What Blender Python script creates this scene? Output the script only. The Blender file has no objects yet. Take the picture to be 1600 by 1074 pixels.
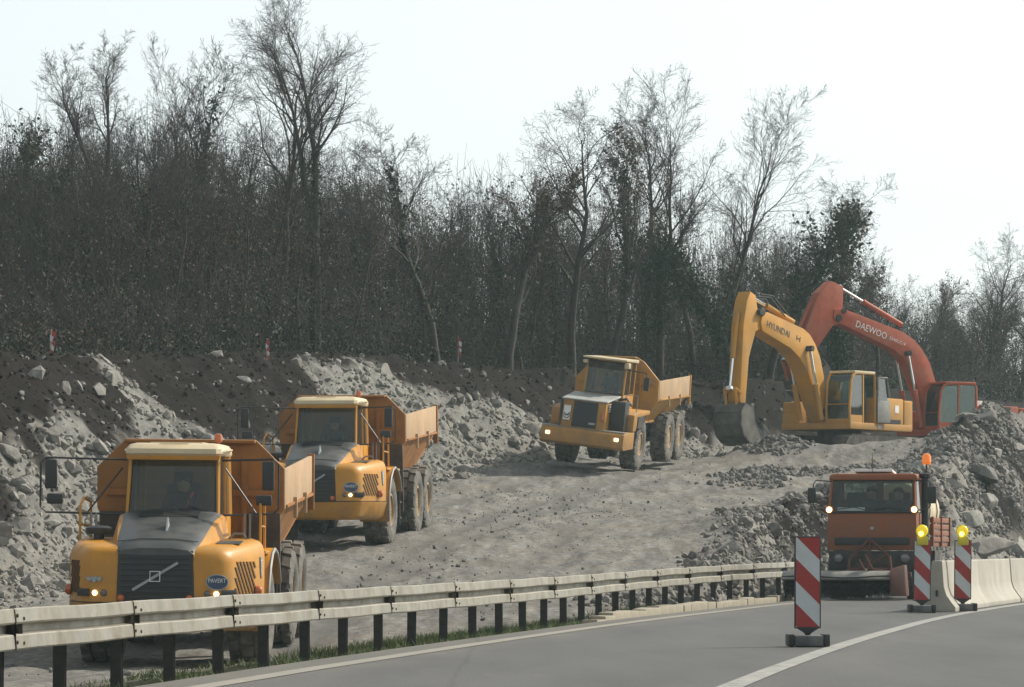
import bpy, bmesh, math, random
import numpy as np
from mathutils import Vector, Matrix, Euler

# ------------------------------------------------------------------ camera, sky, sun, exposure
S = bpy.context.scene
COL = S.collection
CAM_H = 1.05
FPX = 6200.0
cam_d = bpy.data.cameras.new('camera')
cam = bpy.data.objects.new('camera', cam_d)
COL.objects.link(cam)
cam.location = (0, 0, CAM_H)
cam.rotation_euler = (math.pi / 2, 0, 0)
cam_d.sensor_width = 36.0
cam_d.lens = FPX / 1600 * 36.0
cam_d.shift_y = 318 / 1600
cam_d.clip_start = 0.5
cam_d.clip_end = 2000
S.camera = cam

SUN_EL = math.radians(42)
SUN_AZ = math.radians(62)          # clockwise from +Y (away from the camera) towards +X (right)
sun_dir = Vector((math.cos(SUN_EL) * math.sin(SUN_AZ), math.cos(SUN_EL) * math.cos(SUN_AZ), math.sin(SUN_EL)))
w = bpy.data.worlds.new('World'); S.world = w; w.use_nodes = True
nt = w.node_tree
sky = nt.nodes.new('ShaderNodeTexSky'); sky.sky_type = 'NISHITA'; sky.sun_disc = False
sky.sun_elevation = SUN_EL; sky.sun_rotation = SUN_AZ
sky.air_density = 1.0; sky.dust_density = 1.0; sky.ozone_density = 1.0
hs = nt.nodes.new('ShaderNodeHueSaturation'); hs.inputs['Saturation'].default_value = 0.17
hs.inputs['Hue'].default_value = 0.49
bg = nt.nodes['Background']
tint = nt.nodes.new('ShaderNodeMix'); tint.data_type = 'RGBA'; tint.blend_type = 'MULTIPLY'; tint.inputs[0].default_value = 1.0
tint.inputs[7].default_value = (0.965, 1.0, 0.995, 1)
nt.links.new(sky.outputs[0], hs.inputs['Color']); nt.links.new(hs.outputs[0], tint.inputs[6]); nt.links.new(tint.outputs[2], bg.inputs['Color'])
bg.inputs['Strength'].default_value = 0.15
sl = bpy.data.lights.new('sun', 'SUN'); sl.energy = 4.4; sl.angle = math.radians(0.8); sl.color = (1.0, 0.92, 0.79)
so = bpy.data.objects.new('sun', sl); COL.objects.link(so)
so.rotation_euler = sun_dir.to_track_quat('Z', 'Y').to_euler(); so.location = (60, 60, 80)
S.view_settings.view_transform = 'Standard'; S.view_settings.look = 'None'
S.view_settings.exposure = 0.22; S.view_settings.gamma = 1.0
S.cycles.max_bounces = 6; S.cycles.transparent_max_bounces = 24; S.cycles.volume_bounces = 1

# ------------------------------------------------------------------ helpers
def at(px, py, Y):
    """a point of the place, Y metres ahead, that the photograph shows at (px, py)"""
    s = FPX / Y
    return Vector(((px - 800) / s, Y, CAM_H + (855 - py) / s))

def tag(o, label=None, cat=None, group=None, kind=None):
    if label: o['label'] = label
    if cat: o['category'] = cat
    if group: o['group'] = group
    if kind: o['kind'] = kind
    return o

def empty(name, loc=(0, 0, 0), rot=(0, 0, 0), label=None, cat=None, group=None):
    o = bpy.data.objects.new(name, None); COL.objects.link(o)
    o.location = loc; o.rotation_euler = rot; o.empty_display_size = 0.2
    return tag(o, label, cat, group)

def fast_mesh(name, V, F):
    """a mesh straight from arrays, all faces with the same number of corners"""
    V = np.asarray(V, np.float32); F = np.asarray(F, np.int32); n, k = F.shape
    me = bpy.data.meshes.new(name); me.vertices.add(len(V)); me.vertices.foreach_set('co', V.ravel())
    me.loops.add(n * k); me.loops.foreach_set('vertex_index', F.ravel())
    me.polygons.add(n); me.polygons.foreach_set('loop_start', np.arange(n, dtype=np.int32) * k)
    me.update(calc_edges=True); me.polygons.foreach_set('use_smooth', np.zeros(n, bool)); return me
def mesh_obj(name, verts, faces, mat, parent=None, smooth=False):
    me = fast_mesh(name, verts, faces) if isinstance(verts, np.ndarray) else bpy.data.meshes.new(name)
    if not isinstance(verts, np.ndarray): me.from_pydata(verts, [], faces)
    me.materials.append(mat)
    if smooth: me.shade_smooth()
    o = bpy.data.objects.new(name, me); COL.objects.link(o)
    if parent: o.parent = parent
    return o

def put(name, me, parent=None, loc=(0, 0, 0), rot=(0, 0, 0), scale=(1, 1, 1)):
    o = bpy.data.objects.new(name, me); COL.objects.link(o)
    o.location = loc; o.rotation_euler = rot; o.scale = scale
    if parent: o.parent = parent
    return o

def copy_tree(o, parent=None):
    c = o.copy(); COL.objects.link(c); c.parent = parent
    for ch in list(o.children): copy_tree(ch, c)
    return c

class B:
    """collects shapes and links them as one mesh"""
    def __init__(s, M=None): s.v = []; s.f = []; s.M = M
    def add(s, verts, faces):
        n = len(s.v); s.v += [tuple(p) for p in verts]; s.f += [tuple(i + n for i in f) for f in faces]; return s
    def box(s, c, d, R=None):
        x, y, z = d[0] / 2, d[1] / 2, d[2] / 2
        vs = [Vector(p) for p in ((-x, -y, -z), (x, -y, -z), (x, y, -z), (-x, y, -z), (-x, -y, z), (x, -y, z), (x, y, z), (-x, y, z))]
        if R is not None: vs = [R @ p for p in vs]
        c = Vector(c)
        return s.add([p + c for p in vs], [(0, 3, 2, 1), (4, 5, 6, 7), (0, 1, 5, 4), (1, 2, 6, 5), (2, 3, 7, 6), (3, 0, 4, 7)])
    def hexa(s, p):
        return s.add(p, [(0, 3, 2, 1), (4, 5, 6, 7), (0, 1, 5, 4), (1, 2, 6, 5), (2, 3, 7, 6), (3, 0, 4, 7)])
    def prism(s, poly, axis, a0, a1):
        n = len(poly)
        def mk(p, a):
            if axis == 'x': return (a, p[0], p[1])
            if axis == 'y': return (p[0], a, p[1])
            return (p[0], p[1], a)
        vs = [mk(p, a0) for p in poly] + [mk(p, a1) for p in poly]
        fs = [tuple(range(n))[::-1], tuple(range(n, 2 * n))] + [(i, (i + 1) % n, n + (i + 1) % n, n + i) for i in range(n)]
        return s.add(vs, fs)
    def cyl(s, p0, p1, r0, r1=None, n=10, caps=True):
        r1 = r0 if r1 is None else r1
        p0 = Vector(p0); p1 = Vector(p1); d = (p1 - p0).normalized()
        a = d.orthogonal().normalized(); b = d.cross(a)
        vs = []
        for p, r in ((p0, r0), (p1, r1)):
            vs += [p + a * (r * math.cos(t)) + b * (r * math.sin(t)) for t in [2 * math.pi * i / n for i in range(n)]]
        fs = [(i, (i + 1) % n, n + (i + 1) % n, n + i) for i in range(n)]
        if caps: fs += [tuple(range(n))[::-1], tuple(range(n, 2 * n))]
        return s.add(vs, fs)
    def tube(s, pts, r, n=6, closed=False):
        pts = [Vector(p) for p in pts]; m = len(pts)
        rs = r if isinstance(r, (list, tuple)) else [r] * m
        vs = []; ref = None
        for i, p in enumerate(pts):
            if closed: d = pts[(i + 1) % m] - pts[i - 1]
            else: d = pts[min(i + 1, m - 1)] - pts[max(i - 1, 0)]
            d.normalize()
            if ref is None: a = d.orthogonal().normalized()
            else:
                a = ref - d * ref.dot(d)
                a = a.normalized() if a.length > 1e-4 else d.orthogonal().normalized()
            ref = a; b = d.cross(a)
            vs += [p + a * (rs[i] * math.cos(2 * math.pi * k / n)) + b * (rs[i] * math.sin(2 * math.pi * k / n)) for k in range(n)]
        fs = []
        for i in range(m if closed else m - 1):
            j = (i + 1) % m
            fs += [(i * n + k, i * n + (k + 1) % n, j * n + (k + 1) % n, j * n + k) for k in range(n)]
        if not closed: fs += [tuple(range(n))[::-1], tuple(range((m - 1) * n, m * n))]
        return s.add(vs, fs)
    def lathe(s, prof, c, axis='x', n=24, closed=False):
        c = Vector(c); vs = []
        for (r, h) in prof:
            for k in range(n):
                t = 2 * math.pi * k / n; ca, sa = r * math.cos(t), r * math.sin(t)
                q = (h, ca, sa) if axis == 'x' else ((ca, h, sa) if axis == 'y' else (ca, sa, h))
                vs.append(c + Vector(q))
        m = len(prof); fs = []
        for i in range(m if closed else m - 1):
            j = (i + 1) % m
            fs += [(i * n + k, i * n + (k + 1) % n, j * n + (k + 1) % n, j * n + k) for k in range(n)]
        if not closed:
            fs += [tuple(range(n))[::-1], tuple(range((m - 1) * n, m * n))]
        return s.add(vs, fs)
    def loft(s, secs, caps=True):
        n = len(secs[0]); vs = [p for q in secs for p in q]; fs = []
        for i in range(len(secs) - 1):
            fs += [(i * n + k, i * n + (k + 1) % n, (i + 1) * n + (k + 1) % n, (i + 1) * n + k) for k in range(n)]
        if caps: fs += [tuple(range(n))[::-1], tuple(range((len(secs) - 1) * n, len(secs) * n))]
        return s.add(vs, fs)
    def build(s, name, mat, parent=None, bevel=0.0, smooth=None, segs=2):
        me = bpy.data.meshes.new(name)
        vs = s.v if s.M is None else [tuple(s.M @ Vector(p)) for p in s.v]
        me.from_pydata(vs, [], s.f)
        bm = bmesh.new(); bm.from_mesh(me)
        bmesh.ops.recalc_face_normals(bm, faces=bm.faces)
        if bevel > 0:
            ed = [e for e in bm.edges if len(e.link_faces) == 2 and e.calc_face_angle(0) > math.radians(28)]
            bmesh.ops.bevel(bm, geom=ed, offset=bevel, segments=segs, profile=0.6, affect='EDGES', clamp_overlap=True)
        bm.to_mesh(me); bm.free()
        me.materials.append(mat)
        if smooth is None: smooth = 35
        if smooth:
            me.shade_smooth(); me.set_sharp_from_angle(angle=math.radians(smooth))
        o = bpy.data.objects.new(name, me); COL.objects.link(o)
        if parent: o.parent = parent
        return o

def text_part(name, body, size, mat, parent, M, width=None):
    cu = bpy.data.curves.new(name, 'FONT'); cu.body = body; cu.size = size; cu.extrude = 0.003
    cu.align_x = 'CENTER'; cu.align_y = 'CENTER'; cu.resolution_u = 2
    t = bpy.data.objects.new(name, cu); COL.objects.link(t)
    bpy.context.view_layer.update()
    me = bpy.data.meshes.new_from_object(t.evaluated_get(bpy.context.evaluated_depsgraph_get()))
    bpy.data.objects.remove(t); bpy.data.curves.remove(cu)
    if width:
        xs = [v.co.x for v in me.vertices]; k = width / (max(xs) - min(xs)); me.transform(Matrix.Diagonal((k, 1, 1, 1)))
    me.transform(M); me.materials.clear(); me.materials.append(mat); me.name = name
    o = bpy.data.objects.new(name, me); COL.objects.link(o); o.parent = parent
    return o

# value noise on numpy arrays, for terrain, scatter and colour masks
def _h(ix, iy, seed):
    h = (ix.astype(np.int64) * 374761393 + iy.astype(np.int64) * 668265263 + seed * 974634777) & 0xffffffff
    h = ((h ^ (h >> 13)) * 1274126177) & 0xffffffff
    h = h ^ (h >> 16)
    return (h & 0xffffff) / float(0xffffff)
def vn(x, y, seed=0):
    x = np.asarray(x, float); y = np.asarray(y, float)
    ix = np.floor(x); iy = np.floor(y); fx = x - ix; fy = y - iy
    fx = fx * fx * (3 - 2 * fx); fy = fy * fy * (3 - 2 * fy)
    a = _h(ix, iy, seed); b = _h(ix + 1, iy, seed); c = _h(ix, iy + 1, seed); d = _h(ix + 1, iy + 1, seed)
    return (a * (1 - fx) + b * fx) * (1 - fy) + (c * (1 - fx) + d * fx) * fy
def fbm(x, y, seed=0, octv=4, gain=0.5):
    t = 0; a = 1.0; tot = 0; f = 1.0
    for o in range(octv):
        t = t + a * vn(x * f + 13.7 * o, y * f + 5.3 * o, seed + o * 17); tot += a; a *= gain; f *= 2.03
    return t / tot * 2 - 1
def sstep(a, b, x):
    t = np.clip((np.asarray(x, float) - a) / (b - a), 0, 1); return t * t * (3 - 2 * t)

# ------------------------------------------------------------------ materials
def N(nt, typ, **kw):
    n = nt.nodes.new(typ)
    for k, v in kw.items(): setattr(n, k, v)
    return n
def noise_node(nt, coord, scale, detail=6, rough=0.6, stretch=None):
    src = coord
    if stretch:
        m = N(nt, 'ShaderNodeMapping'); m.inputs['Scale'].default_value = stretch
        nt.links.new(coord, m.inputs[0]); src = m.outputs[0]
    n = N(nt, 'ShaderNodeTexNoise'); n.inputs['Scale'].default_value = scale; n.inputs['Detail'].default_value = detail
    n.inputs['Roughness'].default_value = rough
    nt.links.new(src, n.inputs['Vector']); return n.outputs['Fac']
def ramp(nt, fac, stops):
    r = N(nt, 'ShaderNodeValToRGB'); e = r.color_ramp.elements
    while len(e) < len(stops): e.new(0.5)
    for q, (p, c) in zip(e, stops): q.position = p; q.color = (*c, 1) if len(c) == 3 else c
    nt.links.new(fac, r.inputs[0]); return r.outputs[0]
def mixc(nt, fac, a, b, mode='MIX'):
    m = N(nt, 'ShaderNodeMix', data_type='RGBA', blend_type=mode)
    for sock, v in ((m.inputs[0], fac), (m.inputs[6], a), (m.inputs[7], b)):
        if hasattr(v, 'links'): nt.links.new(v, sock)
        elif isinstance(v, (int, float)): sock.default_value = v
        else: sock.default_value = (*v, 1)
    return m.outputs[2]
MATS = {}
def mat(name, c, rough=0.6, metal=0.0, var=0.15, scale=3.0, bump=0.0, bscale=30.0, dirt=None, dscale=2.0, dlo=0.45, dhi=0.7, spec=0.5, coat=0.0, emit=None, rnd=0.0, mud=None):
    """painted, metal, rubber or stone surface: colour with uneven tone, dust patches, fine relief"""
    if name in MATS: return MATS[name]
    m = bpy.data.materials.new(name); m.use_nodes = True; nt = m.node_tree; p = nt.nodes['Principled BSDF']
    tc = N(nt, 'ShaderNodeTexCoord').outputs['Object']
    f = noise_node(nt, tc, scale)
    lo = [max(0, x * (1 - var)) for x in c]; hi = [min(1, x * (1 + var)) for x in c]
    col = ramp(nt, f, [(0.3, lo), (0.7, hi)])
    if dirt:
        g = noise_node(nt, tc, dscale, 8, 0.65)
        k = ramp(nt, g, [(dlo, (0, 0, 0)), (dhi, (1, 1, 1))])
        mm = N(nt, 'ShaderNodeMath', operation='MULTIPLY'); nt.links.new(k, mm.inputs[0]); mm.inputs[1].default_value = dirt[1]
        col = mixc(nt, mm.outputs[0], col, dirt[0])
        rr = N(nt, 'ShaderNodeMath', operation='MULTIPLY_ADD'); nt.links.new(mm.outputs[0], rr.inputs[0]); rr.inputs[1].default_value = 0.9 - rough; rr.inputs[2].default_value = rough
        nt.links.new(rr.outputs[0], p.inputs['Roughness'])
    else: p.inputs['Roughness'].default_value = rough
    if mud:      # splashed mud, thinning out upwards
        sx = N(nt, 'ShaderNodeSeparateXYZ'); nt.links.new(tc, sx.inputs[0])
        mr = N(nt, 'ShaderNodeMapRange'); nt.links.new(sx.outputs['Z'], mr.inputs[0]); mr.inputs[1].default_value = mud[1]; mr.inputs[2].default_value = mud[2]; mr.inputs[3].default_value = 1.0; mr.inputs[4].default_value = 0.0
        sp = noise_node(nt, tc, 5.0, 9, 0.75); ml = N(nt, 'ShaderNodeMath', operation='MULTIPLY'); nt.links.new(mr.outputs[0], ml.inputs[0]); nt.links.new(ramp(nt, sp, [(.38, (.15, .15, .15)), (.60, (1, 1, 1))]), ml.inputs[1])
        m3 = N(nt, 'ShaderNodeMath', operation='MULTIPLY'); nt.links.new(ml.outputs[0], m3.inputs[0]); m3.inputs[1].default_value = mud[3]
        col = mixc(nt, m3.outputs[0], col, mud[0])
    if rnd:
        oi = N(nt, 'ShaderNodeObjectInfo'); col = mixc(nt, 1.0, col, ramp(nt, oi.outputs['Random'], [(0, (1 - rnd,) * 3), (.6, (1, .98, .95)), (1, (1 + rnd, 1 + rnd, 1 + rnd * .9))]), 'MULTIPLY')
    nt.links.new(col, p.inputs['Base Color'])
    p.inputs['Metallic'].default_value = metal; p.inputs['Specular IOR Level'].default_value = spec
    p.inputs['Coat Weight'].default_value = coat
    if bump:
        b = N(nt, 'ShaderNodeBump'); b.inputs['Strength'].default_value = bump; b.inputs['Distance'].default_value = 0.02
        nt.links.new(noise_node(nt, tc, bscale, 5), b.inputs['Height']); nt.links.new(b.outputs[0], p.inputs['Normal'])
    if emit:
        p.inputs['Emission Color'].default_value = (*emit[0], 1); p.inputs['Emission Strength'].default_value = emit[1]
    MATS[name] = m; return m
def glass(name, tint, refl=0.12):
    """a thin pane: tinted see-through with a reflection that grows at grazing angles"""
    if name in MATS: return MATS[name]
    m = bpy.data.materials.new(name); m.use_nodes = True; nt = m.node_tree; nt.nodes.remove(nt.nodes['Principled BSDF'])
    out = nt.nodes['Material Output']
    t = N(nt, 'ShaderNodeBsdfTransparent'); t.inputs[0].default_value = (*tint, 1)
    g = N(nt, 'ShaderNodeBsdfGlossy'); g.inputs['Roughness'].default_value = 0.06
    fr = N(nt, 'ShaderNodeFresnel'); fr.inputs[0].default_value = 1.5
    ad = N(nt, 'ShaderNodeMath', operation='ADD'); nt.links.new(fr.outputs[0], ad.inputs[0]); ad.inputs[1].default_value = refl
    dd = N(nt, 'ShaderNodeBsdfDiffuse'); dd.inputs[0].default_value = (0.4, 0.42, 0.4, 1)
    mx = N(nt, 'ShaderNodeMixShader'); nt.links.new(ad.outputs[0], mx.inputs[0]); nt.links.new(t.outputs[0], mx.inputs[1]); nt.links.new(g.outputs[0], mx.inputs[2])
    m2 = N(nt, 'ShaderNodeMixShader'); m2.inputs[0].default_value = 0.035
    nt.links.new(mx.outputs[0], m2.inputs[1]); nt.links.new(dd.outputs[0], m2.inputs[2]); nt.links.new(m2.outputs[0], out.inputs[0])
    MATS[name] = m; return m

DUST = (0.36, 0.32, 0.26)
M_yel = mat('yellow_paint', (0.52, 0.225, 0.008), 0.42, var=0.14, scale=1.5, dirt=((0.30, 0.19, 0.07), 0.6), dscale=2.6, dlo=.42, dhi=.74, mud=((.19, .14, .08), .5, 1.5, .7), bump=.06, bscale=14)
M_yeld = mat('orange_body_paint', (0.31, 0.115, 0.009), 0.6, var=0.25, scale=1.2, dirt=((0.17, 0.095, 0.04), 0.7), dscale=1.9, dlo=.40, bump=.1, bscale=10)
M_yel3 = mat('faded_yellow_paint', (0.42, 0.20, 0.026), 0.5, var=0.18, scale=1.5, dirt=((0.22, 0.15, 0.085), 0.6), dscale=1.8, dlo=0.42, mud=((.16, .125, .085), .6, 1.6, .6))
M_exc = mat('excavator_yellow_paint', (0.54, 0.25, 0.018), 0.6, var=0.16, dirt=((.27, .18, .085), 0.7), dscale=1.5, dlo=.4, mud=((.2, .17, .13), .8, 2.2, .6))
M_red = mat('excavator_red_paint', (0.42, 0.072, 0.024), 0.6, var=0.2, dirt=((.25, .15, .1), 0.6), dscale=1.5, dlo=.4)
M_org = mat('orange_cab_paint', (0.27, 0.072, 0.020), 0.55, var=0.15, dirt=((0.14, 0.085, 0.055), 0.7), dscale=3.0, dlo=.4, mud=((.10, .07, .05), .8, 1.9, .7))
M_cream = mat('cream_roof_paint', (0.56, 0.46, 0.29), 0.4, var=0.08, dirt=(DUST, 0.3), dscale=2.5)
M_hood = mat('dark_grey_hood', (0.042, 0.047, 0.048), 0.42, var=0.15, dirt=((0.14, 0.13, 0.115), 0.4), dscale=2.2)
M_slat = mat('black_slat', (0.016, 0.017, 0.018), 0.6, var=0.2)
M_blk = mat('black_plastic', (0.018, 0.019, 0.02), 0.5, var=0.2)
M_dark = mat('dark_chassis', (0.035, 0.032, 0.03), 0.8, var=0.3, dirt=((0.14, 0.12, 0.1), 0.7), dscale=3)
M_flap = mat('dark_brown_flap', (0.055, 0.038, 0.03), 0.85, var=0.25, dirt=((0.16, 0.12, 0.09), 0.6), dscale=2)
M_tyre = mat('dusty_tyre', (0.055, 0.052, 0.048), 0.9, var=0.25, scale=5, dirt=((0.24, 0.22, 0.19), 0.85), dscale=3.5, dlo=0.35, dhi=0.7, bump=0.3)
M_rim = mat('dusty_rim', (0.34, 0.22, 0.10), 0.7, var=0.25, dirt=((0.3, 0.26, 0.2), 0.8), dscale=4, dlo=0.35)
M_steel = mat('polished_rod', (0.75, 0.76, 0.76), 0.2, 1.0, var=0.05)
M_grey = mat('grey_steel', (0.22, 0.22, 0.21), 0.6, 0.3, var=0.2, dirt=(DUST, 0.5))
M_white = mat('white_paint', (0.72, 0.72, 0.70), 0.5, var=0.06, dirt=(DUST, 0.4), dscale=5)
M_lamp = mat('lit_lamp', (1, 0.8, 0.5), 0.3, var=0.02, emit=((1.0, 0.70, 0.32), 3.5))
M_lampoff = mat('lamp_glass', (0.10, 0.10, 0.095), 0.15, var=0.1, spec=0.8)
M_amber = mat('amber_lens', (0.45, 0.10, 0.015), 0.2, var=0.1, spec=0.8)
M_glass = glass('cab_glass', (0.70, 0.76, 0.74), 0.0)
M_glass_g = glass('green_cab_glass', (0.42, 0.58, 0.52), 0.06)
M_inter = mat('cab_interior', (0.035, 0.037, 0.04), 0.8, var=0.2)
M_cloth = mat('dark_clothing', (0.035, 0.042, 0.055), 0.9, var=0.3)
M_skin = mat('skin', (0.42, 0.24, 0.16), 0.6, var=0.1)
M_hair = mat('dark_hair', (0.02, 0.015, 0.012), 0.7, var=0.2)
M_vest = mat('orange_red_strap', (0.75, 0.11, 0.04), 0.6, var=0.1)
M_blue = mat('badge_blue', (0.035, 0.06, 0.12), 0.4, var=0.1)
M_badge = mat('badge_grey', (0.30, 0.33, 0.34), 0.4, var=0.1)
M_slot = mat('louvre_slot', (0.10, 0.045, 0.010), 0.7, var=0.2)
# ------------------------------------------------------------------ terrain
EDGE_Y = np.array([-60, 0, 29.7, 41.7, 56.1, 73.1, 90, 110, 140, 180, 260, 420.])
EDGE_X = np.array([-9.5, -5.6, -2.47, -0.67, 1.69, 4.94, 8.8, 14.1, 23.5, 38, 74, 165.])
RAIL_Y = np.array([10, 20, 31, 35.2, 38.75, 45.3, 49.2, 52.5, 56.5, 65, 71.3, 78, 84, 92.])
RAIL_X = np.array([-6.3, -5.1, -3.75, -3.2, -2.66, -1.62, -0.95, -0.35, 0.3, 1.62, 2.72, 4.05, 5.45, 7.4])
def edge_x(Y):
    Y = np.asarray(Y, float)
    return (np.interp(Y - 4, EDGE_Y, EDGE_X) + np.interp(Y, EDGE_Y, EDGE_X) + np.interp(Y + 4, EDGE_Y, EDGE_X)) / 3
def rail_x(Y): return (np.interp(np.asarray(Y, float) - 2, RAIL_Y, RAIL_X) + np.interp(Y, RAIL_Y, RAIL_X) + np.interp(np.asarray(Y, float) + 2, RAIL_Y, RAIL_X)) / 3
def track_z(Y):
    return np.interp(Y, [0, 31, 45, 60, 70, 80, 88.6, 97, 105, 113, 121, 130, 140, 160, 200, 300], [-.3, -.3, -.5, -.74, -.2, .45, 1.06, 1.6, 2.05, 2.7, 3.42, 3.9, 4.15, 4.3, 5.0, 6.0])
def toe_x(Y):
    return np.interp(Y, [0, 40, 60, 70, 88, 97, 105, 112, 118, 126, 134, 142, 150, 165, 200, 420], [-22, -15.5, -11.2, -9.6, -7.4, -6.3, -4.8, -3.1, -1.4, 1, 3.6, 7.5, 13.5, 21, 33, 120])
def bank_z(Y): return np.interp(Y, [0, 60, 95, 109, 115, 122, 135, 150, 200, 420], [4.4, 4.7, 5.45, 6.25, 6.55, 6.95, 7.05, 7.3, 7.9, 10])
def right_x(Y): return np.interp(Y, [40, 70, 75, 80, 88, 98, 104, 110, 118, 126, 135, 150, 300], [1, 1.2, 1.9, 3.2, 4.9, 5.5, 7.0, 9.2, 11.5, 12.8, 15.5, 21, 60])
def rise_z(Y): return np.interp(Y, [60, 78, 84, 90, 96, 105, 115, 124, 130, 136, 150, 300], [-.2, .2, .7, 1.35, 1.95, 2.5, 3.1, 3.75, 4.0, 4.1, 4.2, 6])
def bank_h(X, Y):
    """0 at the toe of the cut, 1 at its crest"""
    H = bank_z(Y) - track_z(Y)
    return (toe_x(Y) - X) / (1.25 * H)
def ground_z(X, Y, detail=True):
    X = np.asarray(X, float); Y = np.asarray(Y, float)
    tz = track_z(Y); d = edge_x(Y) - X
    # haul track, slightly rutted
    z = tz + 0.0
    z = z - 0.115 * (X - 2.75) * np.exp(-(((X - 2.75) / 2.6) ** 2 + ((Y - 123) / 5.0) ** 2))     # crossfall under the rear truck
    # right-hand rubble shoulder
    t = sstep(-0.6, 1.8, X - right_x(Y))
    mound = 2.5 * np.exp(-(((X - 18.2) / 3.0) ** 2 + ((Y - 137) / 4.5) ** 2)) + 2.3 * np.exp(-(((X - 20.6) / 2.6) ** 2 + ((Y - 143) / 3.5) ** 2)) + 0.55 * np.exp(-(((X - 11.5) / 3.2) ** 2 + ((Y - 129) / 2.5) ** 2)) + 1.5 * np.exp(-(((X - 16.5) / 2.6) ** 2 + ((Y - 127) / 7) ** 2)) \
        + 0.45 * np.exp(-(((X - 5.4) / 1.4) ** 2 + ((Y - 93) / 4) ** 2))
    z = z * (1 - t) + np.maximum(rise_z(Y), tz - 0.1) * t + mound
    z = z + 0.55 * np.exp(-(((X - 8.6) / 1.3) ** 2 + ((Y - 130.4) / 1.6) ** 2))
    # down to the road
    far = np.minimum(z, 1.2 * np.maximum(d - np.interp(Y, [80, 92, 105], [2.5, 2.3, 1.0]), 0) - 0.12)
    k = sstep(1.9, 4.6, d); vg = np.interp(Y, [30, 45, 70], [-.22, -.17, -.12]); near = vg * (1 - k) + z * k
    q = sstep(70, 78, Y)
    z = np.where(d > 0, near * (1 - q) + far * q, -0.3)
    # left bank
    h = bank_h(X, Y); H = bank_z(Y) - tz
    hh = h + 0.10 * fbm(X * 0.35, Y * 0.35, 5, 3) * sstep(0, 0.2, h)
    prof = np.interp(hh, [-0.15, 0.0, 0.15, 0.9, 1.0, 1.12], [0, 0.02, 0.10, 0.93, 1.0, 1.015])
    z = z + prof * H + np.clip(h - 1.1, 0, 80) * 0.02 * H + 3.0 * sstep(1.5, 7.5, h) * sstep(30, 12, X)     # wooded rise behind the crest
    if detail:
        bank = sstep(0.0, 0.25, h) * (1 - 0.75 * sstep(0.98, 1.15, h))
        rub = np.maximum(bank, t * sstep(1.2, 2.6, d))
        z = z + rub * (0.38 * fbm(X * 0.45, Y * 0.45, 1, 4) + 0.40 * np.abs(fbm(X * 1.1, Y * 1.0, 6, 4)) + 0.16 * fbm(X * 2.4, Y * 2.2, 2, 2) - .1)
        tr = (1 - rub) * sstep(2.0, 4.0, d)
        z = z + tr * (0.09 * fbm(X * 0.9, Y * 0.25, 3, 4) + 0.055 * fbm(X * 2.6, Y * 1.6, 4, 3))
    # opposite carriageway side
    e = X - edge_x(Y) - 13
    z = np.where(e > 0, -0.3 + np.clip(e, 0, 40) * 0.06, z)
    return z
def rock_share(X, Y):
    """1 = pale blasted limestone, 0 = dark soil"""
    h = bank_h(X, Y)
    thr = np.interp(Y, [60, 72, 80, 86, 90, 94, 97, 100, 102, 104.5, 108, 112, 115, 117.5, 122, 125, 131, 138, 150], [.8, .78, .65, .42, .6, .42, .6, 1.02, .8, .36, .2, .22, .45, 1.0, 1.03, .65, .42, .35, .3])
    n = 0.30 * fbm(X * 0.5, Y * 0.5, 21, 4) + 0.14 * fbm(X * 2, Y * 2, 22, 3)
    band = sstep(0.60, 0.72, vn(X * 0.55 + Y * 0.30, Y * 0.10, 31)) * sstep(.15, .3, h) * sstep(106, 96, Y)
    r = sstep(0.10, -0.06, h - thr + n) * (1 - band)
    return np.where(h > 0, r, 1.0)

def axis(segs):
    out = []
    for a, b, st in segs: out += list(np.arange(a, b, st))
    return np.array(out + [segs[-1][1]])
gx = axis([(-300, -60, 20), (-60, -24, 3), (-24, -16, 0.6), (-16, 17, 0.17), (17, 30, 0.4), (30, 70, 4), (70, 320, 25)])
gy = axis([(-60, 20, 8), (20, 50, 0.8), (50, 142, 0.22), (142, 175, 0.6), (175, 260, 5), (260, 420, 16)])
GX, GY = np.meshgrid(gx, gy)
GZ = ground_z(GX, GY)
nx, ny = len(gx), len(gy)
V = np.stack([GX.ravel(), GY.ravel(), GZ.ravel()], 1)
ii = (np.arange(ny - 1)[:, None] * nx + np.arange(nx - 1)[None, :]).ravel()
F = np.stack([ii, ii + 1, ii + nx + 1, ii + nx], 1)

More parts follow.
